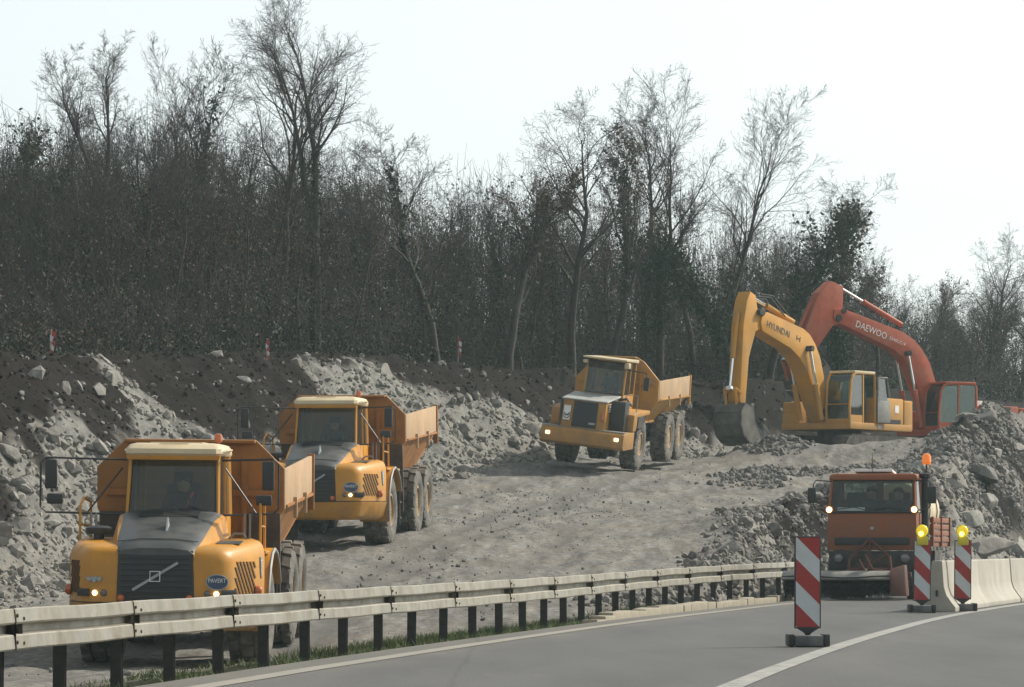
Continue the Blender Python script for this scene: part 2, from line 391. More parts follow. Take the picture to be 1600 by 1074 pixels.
def ground_material():
    m = bpy.data.materials.new('quarry_ground'); m.use_nodes = True; nt = m.node_tree; p = nt.nodes['Principled BSDF']
    tc = N(nt, 'ShaderNodeTexCoord').outputs['Object']
    at_ = N(nt, 'ShaderNodeAttribute'); at_.attribute_name = 'mask'
    sep = N(nt, 'ShaderNodeSeparateColor'); nt.links.new(at_.outputs['Color'], sep.inputs[0])
    fine = noise_node(nt, tc, 7.0, 10, 0.72); mid = noise_node(nt, tc, 0.9, 6, 0.6)
    stone = ramp(nt, fine, [(0.28, (0.085, 0.082, 0.077)), (0.5, (0.21, 0.205, 0.194)), (0.75, (0.38, 0.37, 0.35))])
    warm = ramp(nt, mid, [(0.48, (0, 0, 0)), (0.66, (1, 1, 1))])
    mw = N(nt, 'ShaderNodeMath', operation='MULTIPLY'); nt.links.new(warm, mw.inputs[0]); mw.inputs[1].default_value = 0.36
    stone = mixc(nt, mw.outputs[0], stone, (0.24, 0.195, 0.14))
    streak = noise_node(nt, tc, 1.6, 7, 0.65, (1.6, 0.22, 1.0))
    sk = ramp(nt, streak, [(0.36, (0.62, 0.61, 0.61)), (0.66, (1.25, 1.23, 1.19))])
    track = mixc(nt, 1.0, stone, sk, 'MULTIPLY')
    ru_ = N(nt, 'ShaderNodeAttribute'); ru_.attribute_name = 'rut'; rm_ = N(nt, 'ShaderNodeMath', operation='MULTIPLY'); nt.links.new(ru_.outputs['Fac'], rm_.inputs[0]); rm_.inputs[1].default_value = .9
    track = mixc(nt, rm_.outputs[0], track, (.15, .143, .132))
    soil = ramp(nt, noise_node(nt, tc, 5.0, 9, 0.7), [(0.3, (0.007, 0.005, 0.004)), (0.62, (0.017, 0.0125, 0.0105)), (0.86, (0.055, 0.043, 0.036))])
    litter = ramp(nt, noise_node(nt, tc, 3.0, 8, 0.7), [(0.3, (0.012, 0.010, 0.007)), (0.7, (0.045, 0.034, 0.023))])
    grass = ramp(nt, noise_node(nt, tc, 6.0, 8, 0.7), [(0.3, (0.05, 0.055, 0.02)), (0.55, (0.12, 0.11, 0.06)), (0.75, (0.24, 0.21, 0.15))])
    chalk = ramp(nt, noise_node(nt, tc, 4.0, 12, 0.78), [(0.30, (0.085, 0.082, 0.076)), (0.5, (0.205, 0.20, 0.185)), (0.72, (0.35, 0.34, 0.315))])
    track = mixc(nt, at_.outputs['Alpha'], track, chalk)
    c = mixc(nt, sep.outputs[0], track, soil)
    c = mixc(nt, sep.outputs[1], c, grass)
    c = mixc(nt, sep.outputs[2], c, litter)
    nt.links.new(c, p.inputs['Base Color']); p.inputs['Roughness'].default_value = 0.95; p.inputs['Specular IOR Level'].default_value = 0.12
    b = N(nt, 'ShaderNodeBump'); b.inputs['Strength'].default_value = 0.9; b.inputs['Distance'].default_value = 0.06
    nt.links.new(noise_node(nt, tc, 9.0, 10, 0.75), b.inputs['Height']); nt.links.new(b.outputs[0], p.inputs['Normal'])
    return m
me = fast_mesh('ground', V, F)
hb = bank_h(GX, GY); dd = edge_x(GY) - GX
soil = np.where(hb > 0.02, 1 - rock_share(GX, GY), 0)
soil = np.maximum(soil, 0.85 * sstep(0.46, 0.62, vn(GX * 0.6, GY * 0.3, 44)) * sstep(-.5, 1.0, GX - right_x(GY)) * sstep(1.5, 3, dd) * sstep(84, 90, GY))
grass = sstep(2.6, 1.9, dd + 0.5 * fbm(GX * 1.3, GY * 0.8, 9, 3)) * sstep(0.2, 0.5, dd) * sstep(88, 80, GY)
grass = np.maximum(grass, (GX > edge_x(GY) + 13) * 1.0)
litter = sstep(1.12, 1.4, hb + 0.1 * fbm(GX * 0.6, GY * 0.6, 8, 3))
soil = np.clip(soil * 1.3, 0, 1)
colr = np.stack([soil.ravel(), grass.ravel(), litter.ravel(), (sstep(0.05, .25, hb) * .8).ravel()], 1).astype(np.float32)
ca = me.color_attributes.new('mask', 'FLOAT_COLOR', 'POINT'); ca.data.foreach_set('color', colr.ravel())
lane = GX - (np.interp(GY, [40, 60, 75, 90, 105, 121, 135], [-6, -5.0, -4.4, -3.3, -1.2, 2.8, 7.5])) + .35 * fbm(GX * .1, GY * .12, 55, 2)
rut = (np.exp(-((np.abs(lane) - 1.13) / .33) ** 2) + .7 * np.exp(-((np.abs(lane - 3.0 - .02 * (GY - 90)) - 1.1) / .3) ** 2)) * (hb < .02) * (dd > 2.5) * (.5 + .5 * vn(GX * .3, GY * .12, 56))
V[:, 2] -= .07 * rut.ravel(); me.vertices.foreach_set('co', V.astype(np.float32).ravel()); me.update()
me.attributes.new('rut', 'FLOAT', 'POINT').data.foreach_set('value', rut.ravel().astype(np.float32))
me.materials.append(ground_material()); me.shade_smooth()
ground = bpy.data.objects.new('ground', me); COL.objects.link(ground); tag(ground, kind='structure')

# ------------------------------------------------------------------ road
def asphalt():
    m = bpy.data.materials.new('asphalt'); m.use_nodes = True; nt = m.node_tree; p = nt.nodes['Principled BSDF']
    tc = N(nt, 'ShaderNodeTexCoord').outputs['Object']
    a = ramp(nt, noise_node(nt, tc, 0.35, 6, 0.6, (3.0, 0.35, 1)), [(0.35, (0.074, 0.074, 0.073)), (0.68, (0.100, 0.099, 0.096))])
    g = ramp(nt, noise_node(nt, tc, 38, 6, 0.8), [(0.3, (0.58, 0.58, 0.58)), (0.7, (1.38, 1.37, 1.35))])
    c = mixc(nt, 1.0, a, g, 'MULTIPLY')
    dk = ramp(nt, noise_node(nt, tc, 1.2, 8, 0.7, (1.6, 0.4, 1)), [(0.60, (0, 0, 0)), (0.72, (0.5, 0.5, 0.5))])
    c = mixc(nt, dk, c, (0.14, 0.135, 0.125))
    of = N(nt, 'ShaderNodeAttribute'); of.attribute_name = 'off'
    wob = N(nt, 'ShaderNodeMath', operation='MULTIPLY_ADD'); nt.links.new(noise_node(nt, tc, 0.5, 5, .65), wob.inputs[0]); wob.inputs[1].default_value = 0.9; nt.links.new(of.outputs['Fac'], wob.inputs[2])
    sc_ = N(nt, 'ShaderNodeMath', operation='DIVIDE'); nt.links.new(wob.outputs[0], sc_.inputs[0]); sc_.inputs[1].default_value = 13.0
    # wheel paths polished darker, dusty shoulder and lane middles
    wp = ramp(nt, sc_.outputs[0], [(0.0, (1.45, 1.36, 1.2)), (0.055, (1.22, 1.18, 1.1)), (0.11, (.93, .93, .94)), (0.20, (1.06, 1.06, 1.05)), (0.30, (.86, .87, .88)), (0.37, (1.1, 1.09, 1.06)), (0.46, (.88, .89, .9)), (0.55, (1.06, 1.05, 1.04)), (0.66, (.86, .87, .88)), (0.8, (1.0, 1.0, 1.0))])
    c = mixc(nt, 1.0, c, wp, 'MULTIPLY')
    vo = N(nt, 'ShaderNodeTexVoronoi', feature='DISTANCE_TO_EDGE'); vo.inputs['Scale'].default_value = 0.16
    mp = N(nt, 'ShaderNodeMapping'); mp.inputs['Scale'].default_value = (1.0, .45, 1); wn = N(nt, 'ShaderNodeTexNoise'); wn.inputs['Scale'].default_value = 1.2; wn.inputs['Detail'].default_value = 6
    nt.links.new(tc, wn.inputs['Vector']); ad = N(nt, 'ShaderNodeMix', data_type='VECTOR'); ad.inputs[0].default_value = .12
    nt.links.new(tc, ad.inputs[4]); nt.links.new(wn.outputs['Color'], ad.inputs[5]); nt.links.new(ad.outputs[1], mp.inputs[0]); nt.links.new(mp.outputs[0], vo.inputs['Vector'])
    ck = ramp(nt, vo.outputs['Distance'], [(0.0, (.78, .78, .78)), (0.0035, (1, 1, 1))]); c = mixc(nt, 1.0, c, ck, 'MULTIPLY')
    nt.links.new(c, p.inputs['Base Color']); p.inputs['Roughness'].default_value = 0.75; p.inputs['Specular IOR Level'].default_value = 0.35
    b = N(nt, 'ShaderNodeBump'); b.inputs['Strength'].default_value = 0.35; b.inputs['Distance'].default_value = 0.01
    nt.links.new(noise_node(nt, tc, 60, 4, 0.7), b.inputs['Height']); nt.links.new(b.outputs[0], p.inputs['Normal'])
    return m
def strip(name, off0, off1, y0, y1, z0, mt, st=1.0, kind='structure', fn=None, thick=0.0):
    fn = fn or edge_x
    ys = np.arange(y0, y1 + 1e-6, st); n = len(ys); sl_ = (fn(ys + .5) - fn(ys - .5)); nrm = 1 / np.sqrt(1 + sl_ ** 2)
    xc = fn(ys); vs = []; fs = []
    for o in (off0, off1): vs += [(xc[i] + o * nrm[i], ys[i] - o * sl_[i] * nrm[i], z0) for i in range(n)]
    fs = [(i, n + i, n + i + 1, i + 1) for i in range(n - 1)]
    if thick:
        vs += [(x, y, z - thick) for (x, y, z) in vs[:2 * n]]
        fs += [(i + 1, 2 * n + i + 1, 2 * n + i, i) for i in range(n - 1)] + [(n + i, 3 * n + i, 3 * n + i + 1, n + i + 1) for i in range(n - 1)] + [(0, 2 * n, 3 * n, n)]
    return tag(mesh_obj(name, vs, fs, mt), kind=kind)
M_asph = asphalt()
def road_sheet():
    ys = np.arange(-50, 200.5, 1.0); offs = np.concatenate([np.arange(-0.45, 12.51, 0.27)]); n, m = len(ys), len(offs)
    s1 = edge_x(ys + .5) - edge_x(ys - .5); q = 1 / np.sqrt(1 + s1 ** 2); xc = edge_x(ys)
    P = np.stack([xc[:, None] + offs[None] * q[:, None], ys[:, None] - offs[None] * (s1 * q)[:, None], np.zeros((n, m))], -1).reshape(-1, 3)
    i = (np.arange(n - 1)[:, None] * m + np.arange(m - 1)[None]).ravel(); Fq = np.stack([i, i + 1, i + m + 1, i + m], 1)
    # skirts along both sides
    L = np.arange(n) * m; Rr = L + m - 1; low = np.concatenate([P[L], P[Rr]]) - np.array([0, 0, .35]); b0 = len(P); P = np.concatenate([P, low]); k = np.arange(n - 1)
    Fq = np.concatenate([Fq, np.stack([L[k + 1], b0 + k + 1, b0 + k, L[k]], 1), np.stack([Rr[k], b0 + n + k, b0 + n + k + 1, Rr[k + 1]], 1)])
    me = fast_mesh('road', P, Fq); a = me.attributes.new('off', 'FLOAT', 'POINT'); a.data.foreach_set('value', np.concatenate([np.tile(offs, n), np.full(n, -.45), np.full(n, 12.5)]).astype(np.float32))
    me.materials.append(M_asph); o = bpy.data.objects.new('road', me); COL.objects.link(o); return tag(o, kind='structure')
road_sheet()
M_paint = mat('worn_road_paint', (0.30, 0.295, 0.27), 0.7, var=0.12, scale=6, dirt=((0.13, 0.128, 0.122), 0.85), dscale=5, dlo=0.45, dhi=0.66)
M_paint2 = mat('dusty_edge_paint', (0.25, 0.232, 0.195), 0.8, var=0.15, scale=5, dirt=((0.2, 0.185, 0.16), 0.8), dscale=4, dlo=0.42, dhi=0.66)
strip('road_edge_line', -0.02, 0.20, -40, 110, 0.005, M_paint2, 1.0)
LINE_Y = np.array([-60, 0, 29.7, 43.4, 59.2, 72.3, 90, 110, 150]); LINE_X = np.array([-5.2, -2.3, 1.50, 3.56, 6.28, 9.1, 13.3, 18.8, 31.5])
def line_x(Y):
    Y = np.asarray(Y, float); return (np.interp(Y - 4, LINE_Y, LINE_X) + np.interp(Y, LINE_Y, LINE_X) + np.interp(Y + 4, LINE_Y, LINE_X)) / 3
strip('road_lane_line', 0.0, 0.20, -40, 130, 0.005, M_paint, 1.0, fn=line_x)
# kerb stones between the verge and the carriageway
M_kerb = mat('kerb_concrete', (0.30, 0.265, 0.20), 0.85, var=0.2, scale=4, bump=0.3, dirt=((0.17, 0.15, 0.12), 0.7), dscale=5)
kerb = empty('kerb', (float(edge_x(64.0)), 64, 0), label='low pale concrete kerb along the grass under the guardrail', cat='kerb')
rk = random.Random(3)
kb = B().box((0, 0, 0.02), (0.22, 0.93, 0.30)).build('kerb_stone', M_kerb, None, bevel=0.02)
kme = kb.data; bpy.data.objects.remove(kb)
y = 55.4
while y < 79:
    sl_ = float(edge_x(y + .5) - edge_x(y - .5)); ang = -math.atan(sl_)
    x = float(edge_x(y)) - 0.62 - 0.25 * min(1, (y - 57) / 8)
    o = put('kerb_stone', kme, kerb, (x - kerb.location.x, y - 64, -0.085 + rk.uniform(-.025, .02) - max(0, 57.5 - y) * 0.06), (rk.uniform(-.02, .02), rk.uniform(-.03, .03), ang + rk.uniform(-.03, .03)))
    y += 0.96 / math.sqrt(1 + sl_ ** 2)

# ------------------------------------------------------------------ rubble
M_rock = mat('limestone', (0.215, 0.209, 0.194), 0.9, var=0.4, scale=2.5, bump=0.7, bscale=9, dirt=((0.15, 0.125, 0.10), 0.6), dscale=2.0, dlo=0.5, rnd=.3)
M_rock2 = mat('grey_limestone', (0.175, 0.169, 0.158), 0.9, var=0.4, scale=2.5, bump=0.7, bscale=9, dirt=((0.10, 0.085, 0.07), 0.7), dscale=2.0, dlo=0.45, rnd=.3)
rs = np.random.RandomState(7)
def rock_shape(seed, sub=2, cuts=7):
    """a chipped block: an icosphere cut by random planes"""
    r = np.random.RandomState(seed)
    bm = bmesh.new(); bmesh.ops.create_icosphere(bm, subdivisions=sub, radius=1.0)
    nrm = r.normal(size=(cuts, 3)); nrm /= np.linalg.norm(nrm, axis=1)[:, None]; lim = r.uniform(0.42, 0.8, cuts)
    for v in bm.verts:
        p = np.array(v.co)
        for n_, l in zip(nrm, lim):
            e = p.dot(n_) - l
            if e > 0: p = p - n_ * e
        v.co = p * (1 + (0.05 if sub < 3 else .018) * r.normal())
    vs = np.array([v.co[:] for v in bm.verts]) * np.array([1.0, r.uniform(.7, 1.0), r.uniform(.55, .85)])
    fs = [[v.index for v in f.verts] for f in bm.faces]; bm.free()
    return vs, fs
def ok_spot(X, Y):
    return True
def rand_rot(n, r):
    q = r.normal(size=(n, 4)); q /= np.linalg.norm(q, axis=1)[:, None]; a, b, c, d = q.T
    return np.stack([np.stack([a*a+b*b-c*c-d*d, 2*(b*c-a*d), 2*(b*d+a*c)], -1), np.stack([2*(b*c+a*d), a*a-b*b+c*c-d*d, 2*(c*d-a*b)], -1), np.stack([2*(b*d-a*c), 2*(c*d+a*b), a*a-b*b-c*c+d*d], -1)], 1)
def stones(name, X, Y, R, mt, seed, sink=0.3, label=None, Z=None):
    """many stones too small to pick apart, joined"""
    r = np.random.RandomState(seed); Z = ground_z(X, Y) if Z is None else Z
    shapes = [rock_shape(900 + k, 1, 5) for k in range(8)]
    n = len(X); kinds = r.randint(0, 8, n); RR = rand_rot(n, r); vs = []; fs = []; off = 0
    for k in range(8):
        idx = np.where(kinds == k)[0]
        if not len(idx): continue
        sv, sf = shapes[k]; sf = np.array(sf)
        P = np.einsum('nij,vj->nvi', RR[idx], sv) * R[idx][:, None, None]
        P += np.stack([X[idx], Y[idx], Z[idx] + R[idx] * (0.5 - sink)], 1)[:, None, :]
        vs.append(P.reshape(-1, 3)); nv = len(sv)
        fs.append((sf[None] + (off + np.arange(len(idx)) * nv)[:, None, None]).reshape(-1, 3)); off += nv * len(idx)
    o = mesh_obj(name, np.concatenate(vs), np.concatenate(fs), mt)
    return tag(o, label, 'rubble', kind='stuff')
# vehicles keep their ground clear
CLEAR = [(-4.9, 62, 3.2, 7.5), (-3.2, 93, 3.4, 7.5), (4.6, 126, 3.4, 7.5), (10.5, 137, 3.2, 4)]
def clear(X, Y):
    ok = np.ones(len(X), bool)
    for cx, cy, rx, ry in CLEAR: ok &= ((X - cx) / rx) ** 2 + ((Y - cy) / ry) ** 2 > 1
    return ok
def scatter(n, x0, x1, y0, y1, dens, r):
    X = r.uniform(x0, x1, n); Y = r.uniform(y0, y1, n)
    keep = (r.uniform(size=n) < dens(X, Y)) & (np.abs(X) < Y * 800 / FPX + 1.0)
    return X[keep], Y[keep]
def d_bank(X, Y):
    h = bank_h(X, Y); return np.where((h > -0.1) & (h < 1.05), 0.06 + 0.94 * rock_share(X, Y) * np.interp(h, [-.1, 0, .25, 1], [.25, .8, 1, .75]), 0)
def d_right(X, Y):
    d = edge_x(Y) - X; return sstep(-0.8, 0.8, X - right_x(Y)) * sstep(1.3, 2.2, d) * (Y > 73) * (0.25 + 0.75 * sstep(.35, .6, vn(X * .5, Y * .35, 77)))
def d_track(X, Y):
    d = edge_x(Y) - X; return (bank_h(X, Y) < 0.05) * (X < right_x(Y) + 0.5) * sstep(2.4, 3.4, d) * (0.15 + 0.85 * sstep(.5, .8, vn(X * .5, Y * .2, 78)))
X, Y = scatter(120000, -16, 12, 62, 150, d_bank, rs); k = clear(X, Y); X, Y = X[k], Y[k]
stones('bank_rubble', X, Y, np.clip(0.036 * np.exp(rs.normal(0.3, 0.68, len(X))), .02, .28), M_rock, 1, label='small broken limestone covering the left cut bank')
X, Y = scatter(150000, 1, 22, 73, 140, d_right, rs); k = clear(X, Y); X, Y = X[k], Y[k]
stones('shoulder_rubble', X, Y, np.clip(0.034 * np.exp(rs.normal(0.3, 0.68, len(X))), .018, .17), M_rock2, 2, label='small broken limestone on the slope beside the road')
X, Y = scatter(13000, -12, 14, 50, 136, d_track, rs)
stones('track_gravel', X, Y, np.clip(0.017 * np.exp(rs.normal(0.2, 0.55, len(X))), .01, .07), M_rock, 3, sink=0.2, label='loose grey stones on the haul track')

X, Y = scatter(26000, 3, 15, 113, 132, lambda X, Y: (X < right_x(Y) + .5) * (bank_h(X, Y) < 0) * sstep(-1, 5, X - 4.5 - .25 * (120 - Y)) * sstep(.38, .6, vn(X * .55, Y * .3, 79)), rs); k = clear(X, Y); X, Y = X[k], Y[k]
stones('spilled_rubble', X, Y, np.clip(0.032 * np.exp(rs.normal(0.3, 0.7, len(X))), .015, .16), M_rock2, 6, label='broken stone spilled on the ground in front of the excavators')
# clods of dark soil on the upper bank
M_soil = mat('dark_soil', (0.022, 0.0165, 0.0138), 0.95, var=0.6, scale=4, spec=0.1)
X, Y = scatter(60000, -18, 14, 70, 152, lambda X, Y: np.where((bank_h(X, Y) > .05) & (bank_h(X, Y) < 1.2), 1 - rock_share(X, Y), 0), rs)
stones('soil_clods', X, Y, np.clip(0.03 * np.exp(rs.normal(0.2, 0.5, len(X))), .015, .11), M_soil, 4, sink=0.5, label='crumbly dark soil on the upper cut bank')

# boulders one can pick out
BMESH = []
for k in range(14):
    sv, sf = rock_shape(300 + k, 3, 13)
    me = bpy.data.meshes.new('boulder'); me.from_pydata(sv.tolist(), [], sf); me.materials.append(M_rock if k % 3 else M_rock2)
    me.shade_smooth(); me.set_sharp_from_angle(angle=math.radians(22)); BMESH.append(me)
def boulder(X, Y, R, label, group=None, k=None, z=None, sq=None):
    k = rs.randint(0, 14) if k is None else k
    z = float(ground_z(X, Y)) + R * 0.05 if z is None else z
    sq = sq or (rs.uniform(.85, 1.25), rs.uniform(.8, 1.1), rs.uniform(.8, 1.1))
    o = put('boulder', BMESH[k], None, (X, Y, z), tuple(rs.uniform(-.5, .5, 2)) + (rs.uniform(0, 6.28),), tuple(R * q for q in sq))
    return tag(o, label, 'boulder', group)
def zone(px, cuts, words):
    for c, w_ in zip(cuts, words):
        if px < c: return w_
    return words[-1]
def boulders(n, cand, dens, box, rlo, rhi, label, group, cuts, words):
    X, Y = scatter(cand, *box, dens, rs); k = clear(X, Y); X, Y = X[k][:n], Y[k][:n]
    for x, y in zip(X, Y):
        R = float(np.clip(rlo * np.exp(rs.exponential(0.42)), rlo, rhi)); big = 'large' if R > 1.75 * rlo else 'middling' if R > 1.3 * rlo else 'small'
        boulder(float(x), float(y), R, big + ' ' + label + ' ' + zone(800 + x * FPX / y, cuts, words), group)
boulders(70, 4000, d_bank, (-13, -3, 66, 108), 0.13, 0.48, 'pale limestone block on the left bank', 'limestone blocks on the left bank', (60, 115, 190, 300, 400, 900), ('at the left edge of the picture', 'level with the nearest truck mirror', 'just left of the nearest truck cab', 'above the nearest truck cab', 'above the nearest truck body', 'behind the middle dump truck'))
boulders(60, 4000, d_bank, (-9, 6, 108, 132), 0.14, 0.48, 'pale limestone block on the middle bank', 'limestone blocks on the middle bank', (560, 640, 700, 760, 820, 2000), ('above the middle truck cab', 'above the middle truck body', 'beside the tail of the middle truck', 'right of the middle truck tail', 'nearer to the rear truck', 'behind the rear dump truck'))
boulders(80, 5000, d_right, (1.5, 8.5, 77, 104), 0.10, 0.33, 'pale limestone block in the roadside heap', 'limestone blocks in the roadside heap', (1040, 1100, 1160, 1220, 1290, 3000), ('at its left foot', 'left of its middle', 'in its middle', 'above the nearest beacon', 'beside the orange truck mirror', 'behind the orange truck'))
boulders(60, 5000, d_right, (7, 20, 100, 140), 0.2, 0.7, 'grey limestone block on the upper slope', 'limestone blocks below the excavators', (1200, 1290, 1360, 1430, 1510, 3000), ('below the yellow bucket', 'below the yellow boom', 'below the yellow cab', 'left of the flashing beacon', 'right of the flashing beacon', 'near the right edge'))
# ------------------------------------------------------------------ guardrail
M_rail = mat('galvanised_rail', (0.285, 0.268, 0.225), 0.5, 0.35, var=0.16, scale=1.6, dirt=((0.17, 0.145, 0.105), 0.75), dscale=2.2, dlo=0.42, bump=.08, bscale=6)
M_post = mat('weathered_post', (0.030, 0.030, 0.029), 0.8, 0.2, var=0.3, dirt=((0.09, 0.078, 0.06), 0.6), dscale=3)
M_bolt = mat('rail_bolt', (0.05, 0.045, 0.04), 0.7, 0.5)
rail = empty('guardrail', (float(rail_x(50.)), 50, 0), label='long double-ridged steel guardrail on dark posts beside the road', cat='guardrail')
RO = Vector(rail.location)
# beam section: (outward towards the road, height)
SEC = [(0.010, 0.728), (0.030, 0.748), (0.062, 0.752), (0.076, 0.744), (0.088, 0.650), (0.080, 0.636), (0.012, 0.622), (0.004, 0.612), (0.004, 0.572), (0.012, 0.562),
       (0.070, 0.556), (0.080, 0.546), (0.090, 0.452), (0.082, 0.440), (0.050, 0.436), (0.034, 0.446)]
TH = 0.006
def rail_pt(s): return Vector((float(rail_x(s)), s, 0))
def rail_frame(Y):
    t = Vector((float(rail_x(Y + .3) - rail_x(Y - .3)), 0.6, 0)).normalized(); return rail_pt(Y), t, Vector((t.y, -t.x, 0))
def rail_ground(Y): return float(np.interp(Y, [30, 45, 60, 72, 84], [-.215, -.205, -.18, -.135, -.08]))
joints = []; Yc = 14.0
while Yc < 92: joints.append(Yc); t = rail_frame(Yc)[1]; Yc += 4.0 * t.y
for j in range(len(joints) - 1):
    ya, yb = joints[j] - 0.12, joints[j + 1] + 0.12
    secs = []
    for i in range(7):
        y = ya + (yb - ya) * i / 6; p, t, nrm = rail_frame(y)
        lap = 0.012 * (1 - i / 6)
        o = p + nrm * (0.09 + lap); dz = rail_ground(y) + 0.05 + 0.004 * math.sin(y * 1.7)
        ring = [o + nrm * a + Vector((0, 0, b + dz)) for a, b in SEC] + [o + nrm * (a - TH) + Vector((0, 0, b + dz)) for a, b in reversed(SEC)]
        secs.append([q - RO for q in ring])
    pn = B().loft(secs).build('rail_panel', M_rail, rail, smooth=22)
    # lap bolts
    p, t, nrm = rail_frame(joints[j]); dz = rail_ground(joints[j]) + 0.05
    for a, zz in ((-0.10, .70), (-.10, .50), (0.10, .675), (.10, .49), (-.02, .595)):
        c = p + t * a + nrm * (0.09 + 0.083 + 0.012 if zz != .595 else 0.112) + Vector((0, 0, zz + dz)) - RO
        B().cyl(c - nrm * 0.012, c + nrm * 0.012, 0.016, 0.013, 7).build('bolt', M_bolt, pn)
pk = B()
pk.prism([(-0.05, -0.028), (0.05, -0.028), (0.05, -0.021), (-0.043, -0.021), (-0.043, 0.021), (0.05, 0.021), (0.05, 0.028), (-0.05, 0.028)], 'z', -0.45, 0.70)
pob = pk.build('post', M_post, None, bevel=0.0, smooth=0); pme = pob.data; bpy.data.objects.remove(pob)
sb = B(); sb.box((-.035, 0, 0.60), (0.085, 0.10, 0.22)); sbo = sb.build('spacer', M_post, None, bevel=0.008); sme = sbo.data; bpy.data.objects.remove(sbo)
for j in range(len(joints) - 1):
    for f in (0.0, 0.5):
        y = joints[j] + (joints[j + 1] - joints[j]) * f; p, t, nrm = rail_frame(y)
        a = math.atan2(nrm.y, nrm.x); q = p + Vector((0, 0, rail_ground(y) + 0.05)) - RO
        po = put('post', pme, rail, q, (rk.uniform(-.012, .012), rk.uniform(-.012, .012), a + rk.uniform(-.06, .06)))
        put('spacer', sme, po, (0.075, 0, 0))

# ------------------------------------------------------------------ concrete barriers
M_conc = mat('barrier_concrete', (0.36, 0.34, 0.29), 0.85, var=0.10, scale=2.0, bump=0.15, bscale=25, dirt=((0.26, 0.235, 0.19), 0.6), dscale=1.6, dlo=0.42)
JP = [(-0.30, 0.0), (0.30, 0.0), (0.30, 0.075), (0.245, 0.14), (0.155, 0.27), (0.115, 0.40), (0.085, 0.81), (0.07, 0.825), (-0.07, 0.825), (-0.085, 0.81), (-0.115, 0.40), (-0.155, 0.27), (-0.245, 0.14), (-0.30, 0.075)]
jme = B().prism([(x, z) for x, z in JP], 'y', 0, 5.9).build('concrete_barrier', M_conc, None, bevel=0.012, smooth=25)
jm = jme.data; bpy.data.objects.remove(jme)
jy = 64.0; names = ['pale concrete barrier whose flared end stands behind the two lamp beacons', 'second concrete barrier element from the free end, right of the lamp beacons',
                    'concrete barrier element at the right edge of the picture', 'farthest concrete barrier element, around the bend']
for q in range(4):
    sl_ = float(line_x(jy + 3) - line_x(jy)) / 3; ang = -math.atan(sl_)
    x = float(line_x(jy)) - 0.48
    if q == 0: x += 0.02
    o = put('concrete_barrier', jm, None, (x, jy, 0.004), (0, 0, ang)); tag(o, names[q], 'barrier', 'concrete barriers along the lane line')
    B().box((0.0, -0.02, 0.30), (0.03, 0.05, 0.10)).build('coupling_slot', M_dark, o)
    jy += 5.96 * math.cos(ang)

# ------------------------------------------------------------------ striped beacons
M_bw = mat('beacon_white', (0.50, 0.53, 0.54), 0.45, var=0.05, dirt=((0.3, 0.3, 0.29), 0.35), dscale=6)
M_br = mat('beacon_red', (0.30, 0.022, 0.020), 0.45, var=0.10, dirt=((0.25, 0.1, 0.08), 0.35), dscale=6)
M_rub = mat('base_rubber', (0.075, 0.078, 0.08), 0.8, var=0.3, dirt=((0.22, 0.21, 0.2), 0.6), dscale=6)
M_ylens = mat('yellow_lens', (0.75, 0.55, 0.02), 0.2, var=0.1, emit=((1.0, 0.72, 0.02), 0.35))
M_ylit = mat('lit_bulb', (1, 0.85, 0.2), 0.3, var=0.02, emit=((1.0, 0.75, 0.1), 5.0))
M_ybox = mat('yellow_lamp_box', (0.50, 0.42, 0.03), 0.5, var=0.12)
def clip_poly(poly, f):
    """keep the part of a polygon where f >= 0"""
    out = []
    for i, p in enumerate(poly):
        q = poly[(i + 1) % len(poly)]; a, b = f(p), f(q)
        if a >= 0: out.append(p)
        if (a >= 0) != (b >= 0): k = a / (a - b); out.append((p[0] + (q[0] - p[0]) * k, p[1] + (q[1] - p[1]) * k))
    return out
